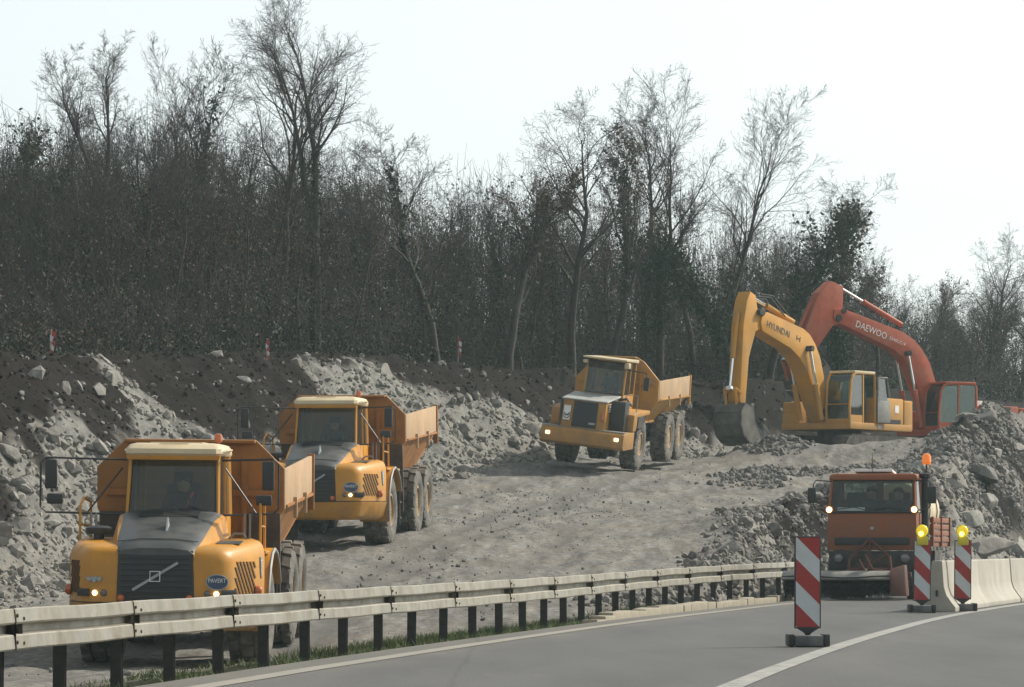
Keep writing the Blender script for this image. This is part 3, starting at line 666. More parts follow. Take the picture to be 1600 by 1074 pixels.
def beacon(loc, rz, label, lamp, lean=0.0):
    r = empty('striped_beacon', loc, (0, lean, rz), label, 'beacon', 'red and white beacons on the road')
    W, Hh, z0 = 0.25, 0.95, 0.20
    # base: rubber block with handles at both ends
    b = B(); b.box((0, 0, 0.062), (0.30, 0.42, 0.115)); b.build('base', M_rub, r, bevel=0.02)
    for s in (-1, 1):
        e = B(); e.box((s * 0.185, 0, 0.068), (0.065, 0.42, 0.13)); e.build('base_end', M_blk, r, bevel=0.018)
    f = B(); f.prism([(-0.02, 0.115), (0.02, 0.115), (0.035, 0.14), (0.135, 0.205), (-0.135, 0.205), (-0.035, 0.14)], 'y', -0.03, 0.03); f.build('foot', M_blk, r, bevel=0.006)
    p = B(); p.box((0, 0.012, z0 + Hh / 2), (W + 0.03, 0.03, Hh + 0.02)); p.build('panel', M_blk, r, bevel=0.008)
    # stripes falling to the right
    x0, x1, a0, a1 = -W / 2, W / 2, z0 + 0.005, z0 + Hh - 0.005
    rect = [(x0, a0), (x1, a0), (x1, a1), (x0, a1)]
    P = 0.352; zt = a1
    for k in range(-1, 8):
        lo = zt - 0.235 * (k + 1); hi = zt - 0.235 * k     # heights on the right edge of the panel
        hi0, lo0 = hi, lo
        pl = clip_poly(clip_poly(rect, lambda q, hi0=hi0: hi0 + (x1 - q[0]) - q[1]), lambda q, lo0=lo0: q[1] - lo0 - (x1 - q[0]))
        if len(pl) > 2:
            st = B(); st.prism(pl, 'y', -0.007, -0.002); st.build('stripe', M_br if k % 2 == 0 else M_bw, r, smooth=0)
    if lamp:
        bx = B(); bx.box((-0.005, -0.01, z0 + Hh - 0.005), (0.175, 0.075, 0.14)); bx.build('lamp_box', M_ybox, r, bevel=0.012)
        ln = B(); c = (-0.012, -0.01, z0 + Hh + 0.155)
        ln.lathe([(0.02, -0.055), (0.065, -0.048), (0.088, -0.03), (0.096, -0.012), (0.096, 0.012), (0.088, 0.03), (0.065, 0.048), (0.02, 0.055)], c, 'y', 22)
        lo_ = ln.build('lamp_lens', M_ylens, r)
        rg = B(); rg.lathe([(0.094, -0.014), (0.103, -0.014), (0.103, 0.014), (0.094, 0.014)], c, 'y', 22, closed=True); rg.build('lens_ring', M_ybox, lo_)
        bb = B(); bb.lathe([(0.004, -0.07), (0.03, -0.064), (0.04, -0.05), (0.036, -0.04)], (c[0] - 0.02, c[1], c[2] - 0.045), 'y', 12); bb.build('bulb', M_ylit, lo_)
    return r
def on_road(px, py):
    s = (py - 855) / CAM_H; return Vector(((px - 800) / s, FPX / s, 0.004))
beacon(on_road(1262, 1011), 0.02, 'nearest red and white striped beacon, without a lamp, standing on the lane line', False)
beacon(on_road(1440, 958), -0.03, 'lamp-topped striped beacon in front of the orange sweeper truck', True, 0.015)
beacon(on_road(1504, 955.5), 0.02, 'rightmost lamp-topped striped beacon, standing in front of the concrete barrier', True, 0.008)

# ------------------------------------------------------------------ survey stakes on the crest
M_wood = mat('stake_wood', (0.36, 0.28, 0.18), 0.8, var=0.2)
def stake(px, py, Y, h, lean, label):
    Y = next((q for q in np.arange(80, 140, .25) if float(bank_h((px - 800) * q / FPX, q)) >= 1.04), Y); p = at(px, py, float(Y)); z = float(ground_z(p.x, p.y)); r = empty('survey_stake', (p.x, p.y, z), (0, lean, 0), label, 'stake', 'marker stakes along the crest')
    B().box((0, 0, h / 2 - 0.1), (0.032, 0.025, h + 0.2)).build('stick', M_wood, r)
    rr = random.Random(px)
    for k in range(5):
        z0 = h - 0.03 - 0.11 * k; w_ = 0.10 - 0.012 * k; o = rr.uniform(-.03, .05)
        b = B(); b.hexa([Vector(q) for q in ((o, -.05, z0 - .14), (o + w_ * .8, -.03, z0 - .2), (o + w_ * .8, -.025, z0 - .2), (o, -.045, z0 - .14), (o, -.05, z0), (o + w_, -.03, z0 - .05), (o + w_, -.025, z0 - .05), (o, -.045, z0))])
        b.build('tape', M_bw if k % 2 else M_br, r, smooth=0)
    return r
stake(78, 545, 97, 0.75, 0.05, 'leftmost marker stake with red and white tape on the crest')
stake(416, 555, 111, 0.70, 0.03, 'marker stake with red and white tape on the crest above the middle dump truck')
stake(716, 575, 124, 0.85, 0.0, 'marker stake with fluttering tape on the crest left of the rear dump truck')
# ------------------------------------------------------------------ people seated in cabs
def driver(parent_M, label, cloth=None, strap=False, lean=0.0):
    """a seated figure, hips at the origin of parent_M, facing -Y, hands on a wheel"""
    cloth = cloth or M_cloth
    pts = {'pel': (0, 0, .10), 'abd': (0, .02, .26), 'che': (0, .03, .42), 'nk': (0, .0, .575), 'hd': (0, -.02, .655), 'tp': (0, -.01, .80),
           'sl': (-.19, .02, .50), 'el': (-.27, -.12, .27), 'wl': (-.17, -.36, .33), 'hl': (-.14, -.44, .36), 'sr': (.19, .02, .50), 'er': (.27, -.12, .27), 'wr': (.17, -.36, .33), 'hr': (.14, -.44, .36),
           'kl': (-.14, -.44, .12), 'al': (-.14, -.52, -.30), 'tl': (-.14, -.64, -.34), 'kr': (.14, -.44, .12), 'ar': (.14, -.52, -.30), 'tr': (.14, -.64, -.34)}
    rad = {'pel': .15, 'abd': .14, 'che': .155, 'nk': .058, 'hd': .095, 'tp': .075, 'sl': .07, 'sr': .07, 'el': .05, 'er': .05, 'wl': .035, 'wr': .035, 'hl': .04, 'hr': .04,
           'kl': .07, 'kr': .07, 'al': .045, 'ar': .045, 'tl': .04, 'tr': .04}
    ks = list(pts); E = [('pel', 'abd'), ('abd', 'che'), ('che', 'nk'), ('nk', 'hd'), ('hd', 'tp'), ('che', 'sl'), ('sl', 'el'), ('el', 'wl'), ('wl', 'hl'), ('che', 'sr'), ('sr', 'er'), ('er', 'wr'), ('wr', 'hr'),
                         ('pel', 'kl'), ('kl', 'al'), ('al', 'tl'), ('pel', 'kr'), ('kr', 'ar'), ('ar', 'tr')]
    me = bpy.data.meshes.new('person'); me.from_pydata([pts[k] for k in ks], [(ks.index(a), ks.index(b)) for a, b in E], [])
    me.materials.append(cloth)
    o = bpy.data.objects.new('person', me); COL.objects.link(o); o.matrix_world = parent_M @ Matrix.Rotation(lean, 4, 'Y')
    sk = o.modifiers.new('skin', 'SKIN'); 
    for i, k in enumerate(ks): me.skin_vertices[0].data[i].radius = (rad[k], rad[k] * (.8 if k in ('che', 'abd') else 1))
    me.skin_vertices[0].data[0].use_root = True
    o.modifiers.new('sub', 'SUBSURF').levels = 1; o.modifiers['sub'].render_levels = 2
    tag(o, label, 'person')
    h = B(); h.lathe([(0.02, -.13), (.075, -.11), (.098, -.04), (.102, .03), (.085, .09), (.03, .125)], (0, -.02, .70), 'z', 14)
    hd = h.build('head_skin', M_skin, o)
    n = B(); n.hexa([Vector(q) for q in ((-.014, -.115, .665), (.014, -.115, .665), (.014, -.10, .665), (-.014, -.10, .665), (-.008, -.108, .72), (.008, -.108, .72), (.008, -.09, .72), (-.008, -.09, .72))]); n.box((.0, -.145 + .02, .68), (.02, .03, .03))
    n.build('nose', M_skin, hd)
    c = B(); c.lathe([(.108, .0), (.112, .03), (.10, .085), (.05, .125), (.01, .135)], (0, -.005, .715), 'z', 14); c.build('hair', M_hair, o)
    if strap:
        s = B(); s.tube([(.16, -.06, .585), (.13, -.145, .50), (.09, -.15, .36), (.07, -.14, .25)], 0.022, 6); s.build('shoulder_strap', M_vest, o)
    return o

# ------------------------------------------------------------------ wheels
def wheel_mesh(R, Wd, rim_r, lugs=17):
    t = B()
    t.lathe([(rim_r, -Wd * .38), (rim_r + .06, -Wd * .46), ((R + rim_r) / 2, -Wd * .52), (R * .90, -Wd * .47), (R * .94, -Wd * .38), (R * .94, Wd * .38), (R * .90, Wd * .47), ((R + rim_r) / 2, Wd * .52), (rim_r + .06, Wd * .46), (rim_r, Wd * .38)], (0, 0, 0), 'x', 36, closed=True)
    for row, (xa, xb, ph) in enumerate(((-.47, -.20, 0), (-.16, .16, .5), (.20, .47, 0))):
        for k in range(lugs):
            a0 = 2 * math.pi * (k + ph + .12) / lugs; a1 = 2 * math.pi * (k + ph + .88) / lugs; sk = 0.05 * (1 if row == 0 else -1 if row == 2 else 0)
            ring = []
            for r_ in (R * .935, R):
                g = 0.0 if r_ < R else 0.012
                ring += [(xa * Wd + g, (r_) * math.cos(a0 + sk + g), r_ * math.sin(a0 + sk + g)), (xb * Wd - g, r_ * math.cos(a0 + g), r_ * math.sin(a0 + g)), (xb * Wd - g, r_ * math.cos(a1 - g), r_ * math.sin(a1 - g)), (xa * Wd + g, r_ * math.cos(a1 + sk - g), r_ * math.sin(a1 + sk - g))]
            t.hexa(ring)
    to = t.build('tyre', M_tyre, None, smooth=30)
    r = B()
    for s in (-1, 1):
        r.lathe([(rim_r + .01, s * Wd * .36), (rim_r + .015, s * Wd * .43), (rim_r - .03, s * Wd * .44), (rim_r - .05, s * Wd * .25), (rim_r * .62, s * Wd * .20), (rim_r * .58, s * Wd * .30), (rim_r * .42, s * Wd * .34), (.10, s * Wd * .34), (.08, s * Wd * .38), (.01, s * Wd * .38)], (0, 0, 0), 'x', 28)
        for k in range(14):
            a = 2 * math.pi * k / 14; c = (s * Wd * .33, rim_r * .5 * math.cos(a), rim_r * .5 * math.sin(a))
            r.cyl(c, (c[0] + s * .03, c[1], c[2]), .018, .018, 6)
    ro = r.build('wheel', M_rim, None, smooth=35)
    a, b = to.data, ro.data; bpy.data.objects.remove(to); bpy.data.objects.remove(ro); return a, b
WT, WR = wheel_mesh(0.80, 0.60, 0.36)
def wheel(parent, M, spin=0.0, tm=None, rm=None):
    o = put('wheel', rm or WR, parent); o.matrix_local = M @ Matrix.Rotation(spin, 4, 'X'); put('tyre', tm or WT, o); return o

def rect_tube(pts, r, closed=True): return pts

# ------------------------------------------------------------------ dump body, shared by all three haulers (in the rear frame, metres from the hitch)
def dump_body(r, M, paint, panel, L=5.3, head_top=3.38, side_top=2.92, wide=1.45, sh=.45):
    # floor and lower hull, tapering to the bottom; open tail that kicks up
    b = B(M)
    y0, y1 = 0.25, L
    for s in (-1, 1):
        # sloping lower side
        b.hexa([Vector(q) for q in ((s * .95, y0, 1.35), (s * .95, y1 - 1.3, 1.35), (s * .90, y1 - 1.3, 1.35), (s * .90, y0, 1.35), (s * (wide - .03), y0, side_top - .62), (s * (wide - .03), y1, side_top - .55), (s * (wide - .09), y1, side_top - .55), (s * (wide - .09), y0, side_top - .62))])
    b.hexa([Vector(q) for q in ((-.95, y0, 1.28), (.95, y0, 1.28), (.95, y1 - 1.3, 1.28), (-.95, y1 - 1.3, 1.28), (-.95, y0, 1.36), (.95, y0, 1.36), (.95, y1 - 1.3, 1.36), (-.95, y1 - 1.3, 1.36))])
    b.hexa([Vector(q) for q in ((-.95, y1 - 1.3, 1.28), (.95, y1 - 1.3, 1.28), (1.35, y1 + .25, 2.22), (-1.35, y1 + .25, 2.22), (-.95, y1 - 1.3, 1.36), (.95, y1 - 1.3, 1.36), (1.35, y1 + .25, 2.30), (-1.35, y1 + .25, 2.30))])
    hull = b.build('dump_body', paint, r, smooth=20)
    # side boards, with top rail and rear post
    for s in (-1, 1):
        p = B(M); p.hexa([Vector(q) for q in ((s * wide, y0 + .12, side_top - .62), (s * wide, y1, side_top - .55), (s * (wide - .06), y1, side_top - .55), (s * (wide - .06), y0 + .12, side_top - .62), (s * wide, y0 + .12, side_top), (s * wide, y1, side_top + .06), (s * (wide - .06), y1, side_top + .06), (s * (wide - .06), y0 + .12, side_top))])
        sb_ = p.build('side_board', panel, hull, bevel=0.008)
        q = B(M); q.box((s * (wide + .005), (y0 + y1) / 2 + .1, side_top - .585), (.05, y1 - y0 - .3, .05)); q.box((s * (wide - .02), y1 + .03, side_top - .38), (.11, .10, .95))
        q.build('board_rib', paint, hull, bevel=0.006)
        for yy in (1.6, 3.4):
            h = B(M); h.box((s * (wide + .03), y0 + yy, side_top - .66), (.06, .07, .34)); h.build('board_hook', panel, hull, bevel=.006)
    # head board with cut-off shoulders and a lip leaning over the cab
    hb = B(M)
    hp = [(-.95, 1.28), (.95, 1.28), (wide, side_top - .62), (wide, side_top + .02), (wide - sh * .67, head_top - .14), (wide - sh, head_top), (-wide + sh, head_top), (-wide + sh * .67, head_top - .14), (-wide, side_top + .02), (-wide, side_top - .62)]
    hb.prism(hp, 'y', y0 - .06, y0 + .03)
    hb.box((0, y0 - .13, head_top - .02), (2 * wide - 2 * sh, .20, .05))
    hd = hb.build('head_board', paint, hull, bevel=0.01)
    for x in (-.85, -.3, .3, .85):
        k = B(M); k.box((x, y0 - .10, 2.2), (.09, .09, 1.7)); k.build('head_rib', paint, hd, bevel=.01)
    k = B(M); k.box((0, y0 - .105, 2.55), (2 * wide - .3, .07, .10)); k.build('head_crossbar', paint, hd, bevel=.01)
    return hull

def rear_frame(r, M, axles, flap=True):
    c = B(M); c.box((0, axles[0] / 2 + .8, 1.05), (.75, axles[1] + 1.2, .38)); c.box((0, .0, 1.0), (.5, 1.0, .45))
    c.build('rear_frame', M_dark, r, bevel=.03)
    for ay in axles:
        a = B(M); a.cyl((-1.05, ay, .8), (1.05, ay, .8), .16, .16, 12); a.build('axle', M_dark, r)
    for s in (-1, 1):
        bm_ = B(M); bm_.hexa([Vector(q) for q in ((s * .55, axles[0] - .1, .86), (s * .75, axles[0] - .1, .86), (s * .75, axles[1] + .1, .86), (s * .55, axles[1] + .1, .86), (s * .55, axles[0] + .4, 1.15), (s * .75, axles[0] + .4, 1.15), (s * .75, axles[1] - .4, 1.15), (s * .55, axles[1] - .4, 1.15))]); bm_.build('bogie_beam', M_dark, r, bevel=.02)
        h = B(M); h.cyl((s * .62, .9, 1.0), (s * .75, 2.1, 1.75), .09, .09, 10); h.build('lift_cylinder', M_dark, r)
    if flap:
        for s in (-1, 1):
            f = B(M); f.hexa([Vector(q) for q in ((s * .80, .16, .70), (s * 1.42, .16, .70), (s * 1.42, .24, .70), (s * .80, .24, .70), (s * .92, .08, 2.25), (s * 1.42, .08, 2.25), (s * 1.42, .16, 2.25), (s * .92, .16, 2.25))]); f.build('mud_flap', M_flap, r, bevel=.01)

def slope_at(x, y, yaw):
    """pitch of the ground along a heading"""
    d = Vector((math.sin(yaw), math.cos(yaw))); a = float(ground_z(x - d.x * 1.5, y - d.y * 1.5, False)); b = float(ground_z(x + d.x * 6, y + d.y * 6, False)); return math.atan((b - a) / 7.5)

# ------------------------------------------------------------------ rounded hauler
def hauler(px, py, Y, yaw, label, number, person=None, roll=0.0, grille_mark=True):
    p = at(px, py, Y)
    pitch = math.atan((float(track_z(Y + 6)) - float(track_z(Y))) / 6)
    r = empty('dump_truck', (p.x, p.y, p.z), (0, 0, 0), label, 'dump truck', 'articulated dump trucks on the haul track')
    r.rotation_mode = 'XYZ'
    nose = math.radians(0.6)
    r.rotation_euler = (Matrix.Rotation(-yaw, 3, 'Z') @ Matrix.Rotation(nose, 3, 'X') @ Matrix.Rotation(roll, 3, 'Y')).to_euler()
    def plan(k, zf, inset=0.0):
        # outline of the nose in plan: flat grille, rounded shoulders, cheeks widening to the wheel arch
        h = [(.58, -2.70), (.92, -2.67), (1.05, -2.61), (1.13, -2.48), (1.265, -2.065), (1.40, -1.65), (1.43, -1.02)]
        h = [(x - inset * (0.4 + .6 * min(1, x / 1.2)), y + inset * (1.0 if y < -2.3 else 0.3)) for x, y in h]
        h = h + [(h[-1][0] - .05, -.98 + .0)]
        return [Vector((x, y, zf(y))) for x, y in h] + [Vector((-x, y, zf(y))) for x, y in reversed(h)]
    # cheeks and fenders
    c = B(); tops = lambda y: 1.80 + (y + 2.7) * 0.075
    c.loft([plan(0, lambda y: 1.0), plan(0, lambda y: 1.06), plan(0, lambda y: tops(y) - .22, .0), plan(0, lambda y: tops(y) - .10, .03), plan(0, lambda y: tops(y) - .03, .09), plan(0, lambda y: tops(y), .20)])
    fend = c.build('fender_body', M_yel, r, smooth=40)
    # bumper, under the crease line
    b = B(); b.loft([plan(0, lambda y: .58, .16), plan(0, lambda y: .66, .06), plan(0, lambda y: .975, -.015), plan(0, lambda y: .985, .03)]); b.build('bumper', M_yel, r, smooth=40)
    b = B(); b.loft([plan(0, lambda y: .98, .02), plan(0, lambda y: 1.005, .02)]); b.build('bumper_gap', M_blk, r)
    # body between nose and cab, battery and steps
    m = B(); m.box((0, -.15, 1.25), (1.5, 1.7, .75)); m.box((0, -.3, .9), (1.1, 4.0, .35)); m.build('front_frame', M_dark, r, bevel=.03)
    # arched mudguards over the front wheels
    for s in (-1, 1):
        g = B(); R = .98; ring = []
        for k in range(9):
            a = math.radians(195 - k * 21)
            y_, z_ = R * math.cos(a), .82 + R * math.sin(a) * .98
            ring.append([Vector((s * .82, y_, z_)), Vector((s * 1.47, y_, z_)), Vector((s * 1.49, y_ * .97, z_ - .05)), Vector((s * 1.47, y_ * .955, z_ - .035)), Vector((s * .82, y_ * .955, z_ - .035))])
        g.loft(ring); mg = g.build('mudguard', M_yel, r, smooth=40)
        g = B(); ed = [(s * 1.485, R * math.cos(math.radians(195 - k * 21)), .82 + R * .98 * math.sin(math.radians(195 - k * 21)) - .02) for k in range(9)]
        g.tube(ed, .030, 6); g.build('mudguard_edge', M_grey, mg)
        st = B()
        for k, z in enumerate((.62, 1.0, 1.38)): st.box((s * 1.22, -.95 + .02 * k, z), (.40, .22, .04))
        # louvres on the cheek: slanted slots
        for k in range(9):
            ta = -.30 + .135 * k; tb = ta + .42; za, zb = 1.12, 1.60      # top and bottom of a slot, along the cheek
            if ta < .04: zb -= (.04 - ta) / .42 * (zb - za); ta = .04
            if tb > .86: za += (tb - .86) / .42 * .48; tb = .86
            if zb - za < .06: continue
            cheek = lambda t, z: Vector((s * (1.13 + .27 * t), -2.48 + .83 * t, z))
            d = Vector((s * .951, -.309, 0)) * .012; e = Vector((s * .27, .83, 0)) * .027; sl = B()
            top, bot = cheek(ta, zb), cheek(tb, za)
            sl.hexa([bot - e - d, bot + e - d, bot + e + d, bot - e + d, top - e - d, top + e - d, top + e + d, top - e + d])
            sl.build('louvre', M_slot, fend, smooth=0)
        # lamps on the nose
        def disc(x, z, rad, mt, nm, y=-2.66, dep=.05):
            q = B(); q.lathe([(.004, -dep), (rad * .7, -dep * .8), (rad, -dep * .2), (rad, dep)], (x, y, z), 'y', 14); return q.build(nm, mt, r)
        disc(s * .76, 1.13, .055, M_lampoff, 'fog_lamp', -2.675); disc(s * .89, 1.13, .042, M_lamp, 'headlight', -2.66)
        q = B(); q.hexa([Vector(v) for v in ((s * .97, -2.69, 1.08), (s * 1.17, -2.54, 1.08), (s * 1.15, -2.44, 1.08), (s * .97, -2.6, 1.08), (s * .97, -2.69, 1.19), (s * 1.17, -2.54, 1.19), (s * 1.15, -2.44, 1.19), (s * .97, -2.6, 1.19))]); q.build('lamp_housing', M_blk, r, bevel=.01)
        disc(s * .50, 1.06, .055, M_amber, 'turn_signal', -2.76)
        q = B(); q.lathe([(.085, 0), (.085, .05), (.06, .085), (.01, .095)], (s * 1.375, -1.72, 1.16), 'x', 14) if s > 0 else q.lathe([(.085, 0), (.085, -.05), (.06, -.085), (.01, -.095)], (s * 1.375, -1.72, 1.16), 'x', 14)
        q.build('side_marker', M_amber, r)
        # number shield
        q = B(); xs = 1.418; q.prism([(-1.56, 1.66), (-1.32, 1.66), (-1.32, 1.46), (-1.41, 1.34), (-1.50, 1.44)], 'x', s * (xs - .03), s * (xs + .012)); sh = q.build('number_shield', M_badge, r)
        if s > 0:
            text_part('number_print', number, .15, M_white, sh, Matrix.Translation((xs + .014, -1.44, 1.56)) @ Matrix.Rotation(math.pi / 2, 4, 'Z') @ Matrix.Rotation(math.pi / 2, 4, 'X'), width=.19)
        # oval badge on the left cheek, winged emblem on the right one
        if s < 0:
            for k in (-1, 0, 1):
                q = B(Matrix.Translation((-.90, -2.68, 1.33)) @ Matrix.Rotation(-.14, 4, 'Z')); q.prism([(k * .075 - .05, .03), (k * .075 + .05, .045 - .01 * abs(k)), (k * .075 + .02, -.05 + .02 * abs(k)), (k * .075 - .02, -.045 + .02 * abs(k))], 'y', -.02, .01); q.build('wing_emblem', M_badge, r)
            continue
        q = B(); q.lathe([(.001, -.02), (.15, -.016), (.16, 0), (.16, .03)], (0, 0, 0), 'y', 20)
        q.v = [(x, y, z * .62 if z > 0 else z * .75) for x, y, z in q.v]; q.M = Matrix.Translation((s * .90, -2.676, 1.31)) @ Matrix.Rotation(s * .14, 4, 'Z')
        bo = q.build('oval_badge', M_blue, r)
        rim = B(q.M); rim.tube([(.16 * math.cos(t), -.012, (.10 if math.sin(t) > 0 else .12) * math.sin(t)) for t in [2 * math.pi * k / 20 for k in range(20)]], .008, 5, closed=True); rim.build('badge_rim', M_badge, bo)
        text_part('badge_print', 'PAVERT', .09, M_white, bo, q.M @ Matrix.Translation((0, -.024, .012)) @ Matrix.Rotation(math.pi / 2, 4, 'X'), width=.26)
    # grille: recessed black panel and slats
    g = B(); g.hexa([Vector(v) for v in ((-.57, -2.74, .99), (.57, -2.74, .99), (.57, -2.55, .99), (-.57, -2.55, .99), (-.55, -2.70, 1.76), (.55, -2.70, 1.76), (.55, -2.5, 1.76), (-.55, -2.5, 1.76))])
    gr = g.build('grille', M_blk, r, bevel=.02)
    for k in range(8):
        z = 1.07 + k * .082; q = B(); q.box((0, -2.745 + (z - 1) * .052, z), (1.02, .03, .034)); q.build('grille_slat', M_slat, gr, bevel=.006)
    if grille_mark:
        q = B(); d = Vector((.33, 0, .20)); n_ = Vector((-.02, 0, .033)) * .5; cc = Vector((0, -2.752, 1.38)); yv = Vector((0, .012, 0))
        q.hexa([cc - d - n_ - yv, cc + d - n_ - yv, cc + d - n_ + yv, cc - d - n_ + yv, cc - d + n_ - yv, cc + d + n_ - yv, cc + d + n_ + yv, cc - d + n_ + yv]); q.build('grille_bar', M_badge, gr)
        q = B(); h_ = .072
        q.tube([(-h_, -2.772, 1.38 - h_), (h_, -2.772, 1.38 - h_), (h_, -2.766, 1.38 + h_), (-h_, -2.766, 1.38 + h_)], .010, 4, closed=True); q.build('grille_emblem', M_white, gr)
    # bonnet: yellow flanks with a dark crowned top panel
    def bon(y, z, hw, zb, hb):
        return [Vector((-hb, y, zb)), Vector((-hw, y, z - .05)), Vector((-hw * .85, y, z - .005)), Vector((-hw * .4, y, z + .025)), Vector((hw * .4, y, z + .025)), Vector((hw * .85, y, z - .005)), Vector((hw, y, z - .05)), Vector((hb, y, zb))]
    q = B(); q.loft([bon(-2.69, 1.76, .56, 1.5, .60), bon(-2.45, 1.87, .60, 1.6, .68), bon(-1.9, 2.03, .67, 1.7, .80), bon(-1.2, 2.20, .75, 1.75, .88), bon(-.68, 2.31, .80, 1.75, .90)]); q.build('bonnet_flank', M_yel, r, smooth=30)
    def bon2(y, z, hw):
        return [Vector((-hw, y, z - .055)), Vector((-hw * .86, y, z + .006)), Vector((-hw * .4, y, z + .037)), Vector((hw * .4, y, z + .037)), Vector((hw * .86, y, z + .006)), Vector((hw, y, z - .055)), Vector((hw * .5, y, z - .07)), Vector((-hw * .5, y, z - .07))]
    q = B(); q.loft([bon2(-2.715, 1.755, .555), bon2(-2.62, 1.82, .575), bon2(-2.45, 1.88, .60), bon2(-1.9, 2.04, .655), bon2(-1.2, 2.21, .72), bon2(-.70, 2.32, .765)]); bn = q.build('bonnet', M_hood, r, smooth=40)
    q = B(); q.prism([(-2.05, 2.02), (-1.72, 2.10), (-1.86, 2.24)], 'x', .06, .085); q.build('bonnet_fin', M_badge, bn)
    q = B(); q.box((.0, -1.05, 2.283), (.9, .30, .012), Matrix.Rotation(.235, 3, 'X')); q.build('bonnet_vent', M_blk, bn)
    q = B(); q.tube([(-.60, -2.46, 1.885), (-.25, -2.46, 1.925), (.25, -2.46, 1.925), (.60, -2.46, 1.885)], .008, 4); q.build('bonnet_seam', M_blk, bn)
    q = B(); q.box((.98, -1.75, 1.875), (.36, .55, .012), Matrix.Rotation(.075, 3, 'X')); q.build('fender_grille', M_hood, fend)
    # air intake cap on the far fender
    q = B(); q.cyl((-1.02, -1.35, 1.85), (-1.02, -1.35, 1.98), .08, .08, 12); q.lathe([(.18, 0), (.20, .03), (.20, .09), (.14, .12), (.01, .125)], (-1.02, -1.35, 1.98), 'z', 18); q.build('intake_cap', M_blk, r)
    q = B(); q.tube([(.90, -1.12, 1.92), (.98, -1.1, 2.0), (1.12, -1.1, 2.0), (1.16, -1.12, 1.93)], .018, 5); q.build('filler_handle', M_grey, r)
    # cab: lower shell, pillars, roof, panes
    zc0, zc1, zr = 1.55, 2.28, 3.20
    q = B(); q.hexa([Vector(v) for v in ((-.80, -.72, zc0), (.80, -.72, zc0), (.80, .95, zc0), (-.80, .95, zc0), (-.80, -.70, zc1), (.80, -.70, zc1), (.80, .95, zc1), (-.80, .95, zc1))]); cab = q.build('cab_shell', M_yel, r, bevel=.03)
    def pil(a, b_, rr=.045): q = B(); q.tube([a, b_], rr, 6); return q.build('cab_pillar', M_yel, r)
    for s in (-1, 1):
        pil((s * .765, -.68, zc1 - .03), (s * .735, -.46, zr)); pil((s * .77, .90, zc1 - .03), (s * .74, .88, zr), .06)
        q = B(); q.hexa([Vector(v) for v in ((s * .785, -.62, zc1), (s * .785, .86, zc1), (s * .775, .86, zc1), (s * .775, -.62, zc1), (s * .755, -.42, zr), (s * .755, .84, zr), (s * .745, .84, zr), (s * .745, -.42, zr))]); q.build('side_window', M_glass, r)
        q = B(); q.tube([(s * .79, .25, zc1 - .5), (s * .765, .25, zr)], .028, 5); q.build('door_post', M_yel, r)
    q = B(); q.hexa([Vector(v) for v in ((-.74, -.70, zc1 + .0), (.74, -.70, zc1 + .0), (.74, -.69, zc1 + .0), (-.74, -.69, zc1 + .0), (-.71, -.47, zr), (.71, -.47, zr), (.71, -.46, zr), (-.71, -.46, zr))]); ws = q.build('windscreen', M_glass, r)
    q = B(); q.tube([(-.735, -.705, zc1), (.735, -.705, zc1), (.705, -.475, zr), (-.705, -.475, zr)], .026, 5, closed=True); q.build('windscreen_seal', M_blk, ws)
    q = B(); q.tube([(-.05, -.74, zc1 + .03), (.30, -.72, zc1 + .13), (.60, -.735, zc1 + .05)], .010, 4); q.build('wiper', M_blk, ws)
    q = B(); q.hexa([Vector(v) for v in ((-.68, .90, zc1 + .05), (.68, .90, zc1 + .05), (.68, .91, zc1 + .05), (-.68, .91, zc1 + .05), (-.68, .89, zr - .08), (.68, .89, zr - .08), (.68, .90, zr - .08), (-.68, .90, zr - .08))]); q.build('rear_window', M_glass, r)
    q = B()
    q.loft([[Vector((x * hw, y if y > 0 else y + dy, z)) for x, y in ((-1, -.62), (-.9, -.70), (.9, -.70), (1, -.62), (1, .90), (.92, 1.0), (-.92, 1.0), (-1, .90))] for hw, dy, z in ((.79, 0, 3.17), (.815, -.02, 3.20), (.81, 0, 3.27), (.76, .10, 3.335), (.66, .22, 3.36))])
    roof = q.build('cab_roof', M_cream, r, smooth=40)
    q = B(); q.hexa([Vector(v) for v in ((-.78, -.69, 3.10), (.78, -.69, 3.10), (.78, -.45, 3.16), (-.78, -.45, 3.16), (-.80, -.70, 3.17), (.80, -.70, 3.17), (.80, -.45, 3.18), (-.80, -.45, 3.18))]); q.build('roof_visor', M_yel, roof, bevel=.008)
    for s in (-1, 1):
        q = B(); q.tube([(s * .72, -.66, 3.20), (s * .86, -.40, 3.25), (s * .86, .5, 3.27), (s * .74, .8, 3.24)], .016, 5); q.build('roof_rail', M_cream, roof)
    q = B(); q.box((0, -.58, 3.352), (.5, .02, .01)); q.box((.0, .2, 3.367), (.9, .9, .02)); q.build('roof_hatch', M_cream, roof, bevel=.006)
    q = B(); q.cyl((.52, .8, 3.3), (.52, .8, 3.42), .03, .03, 8); q.lathe([(.06, 0), (.065, .08), (.05, .12), (.01, .13)], (.52, .8, 3.40), 'z', 12); q.build('beacon', M_amber, r)
    # inside
    q = B(); q.box((0, -.55, 2.20), (1.40, .30, .22)); q.box((0, -.42, 2.28), (.9, .2, .12)); q.build('dashboard', M_inter, r, bevel=.04)
    q = B(); q.box((0, .38, 1.98), (.52, .50, .14)); q.box((0, .64, 2.38), (.50, .12, .75)); q.box((0, .66, 2.84), (.30, .09, .20)); q.build('seat', M_inter, r, bevel=.04)
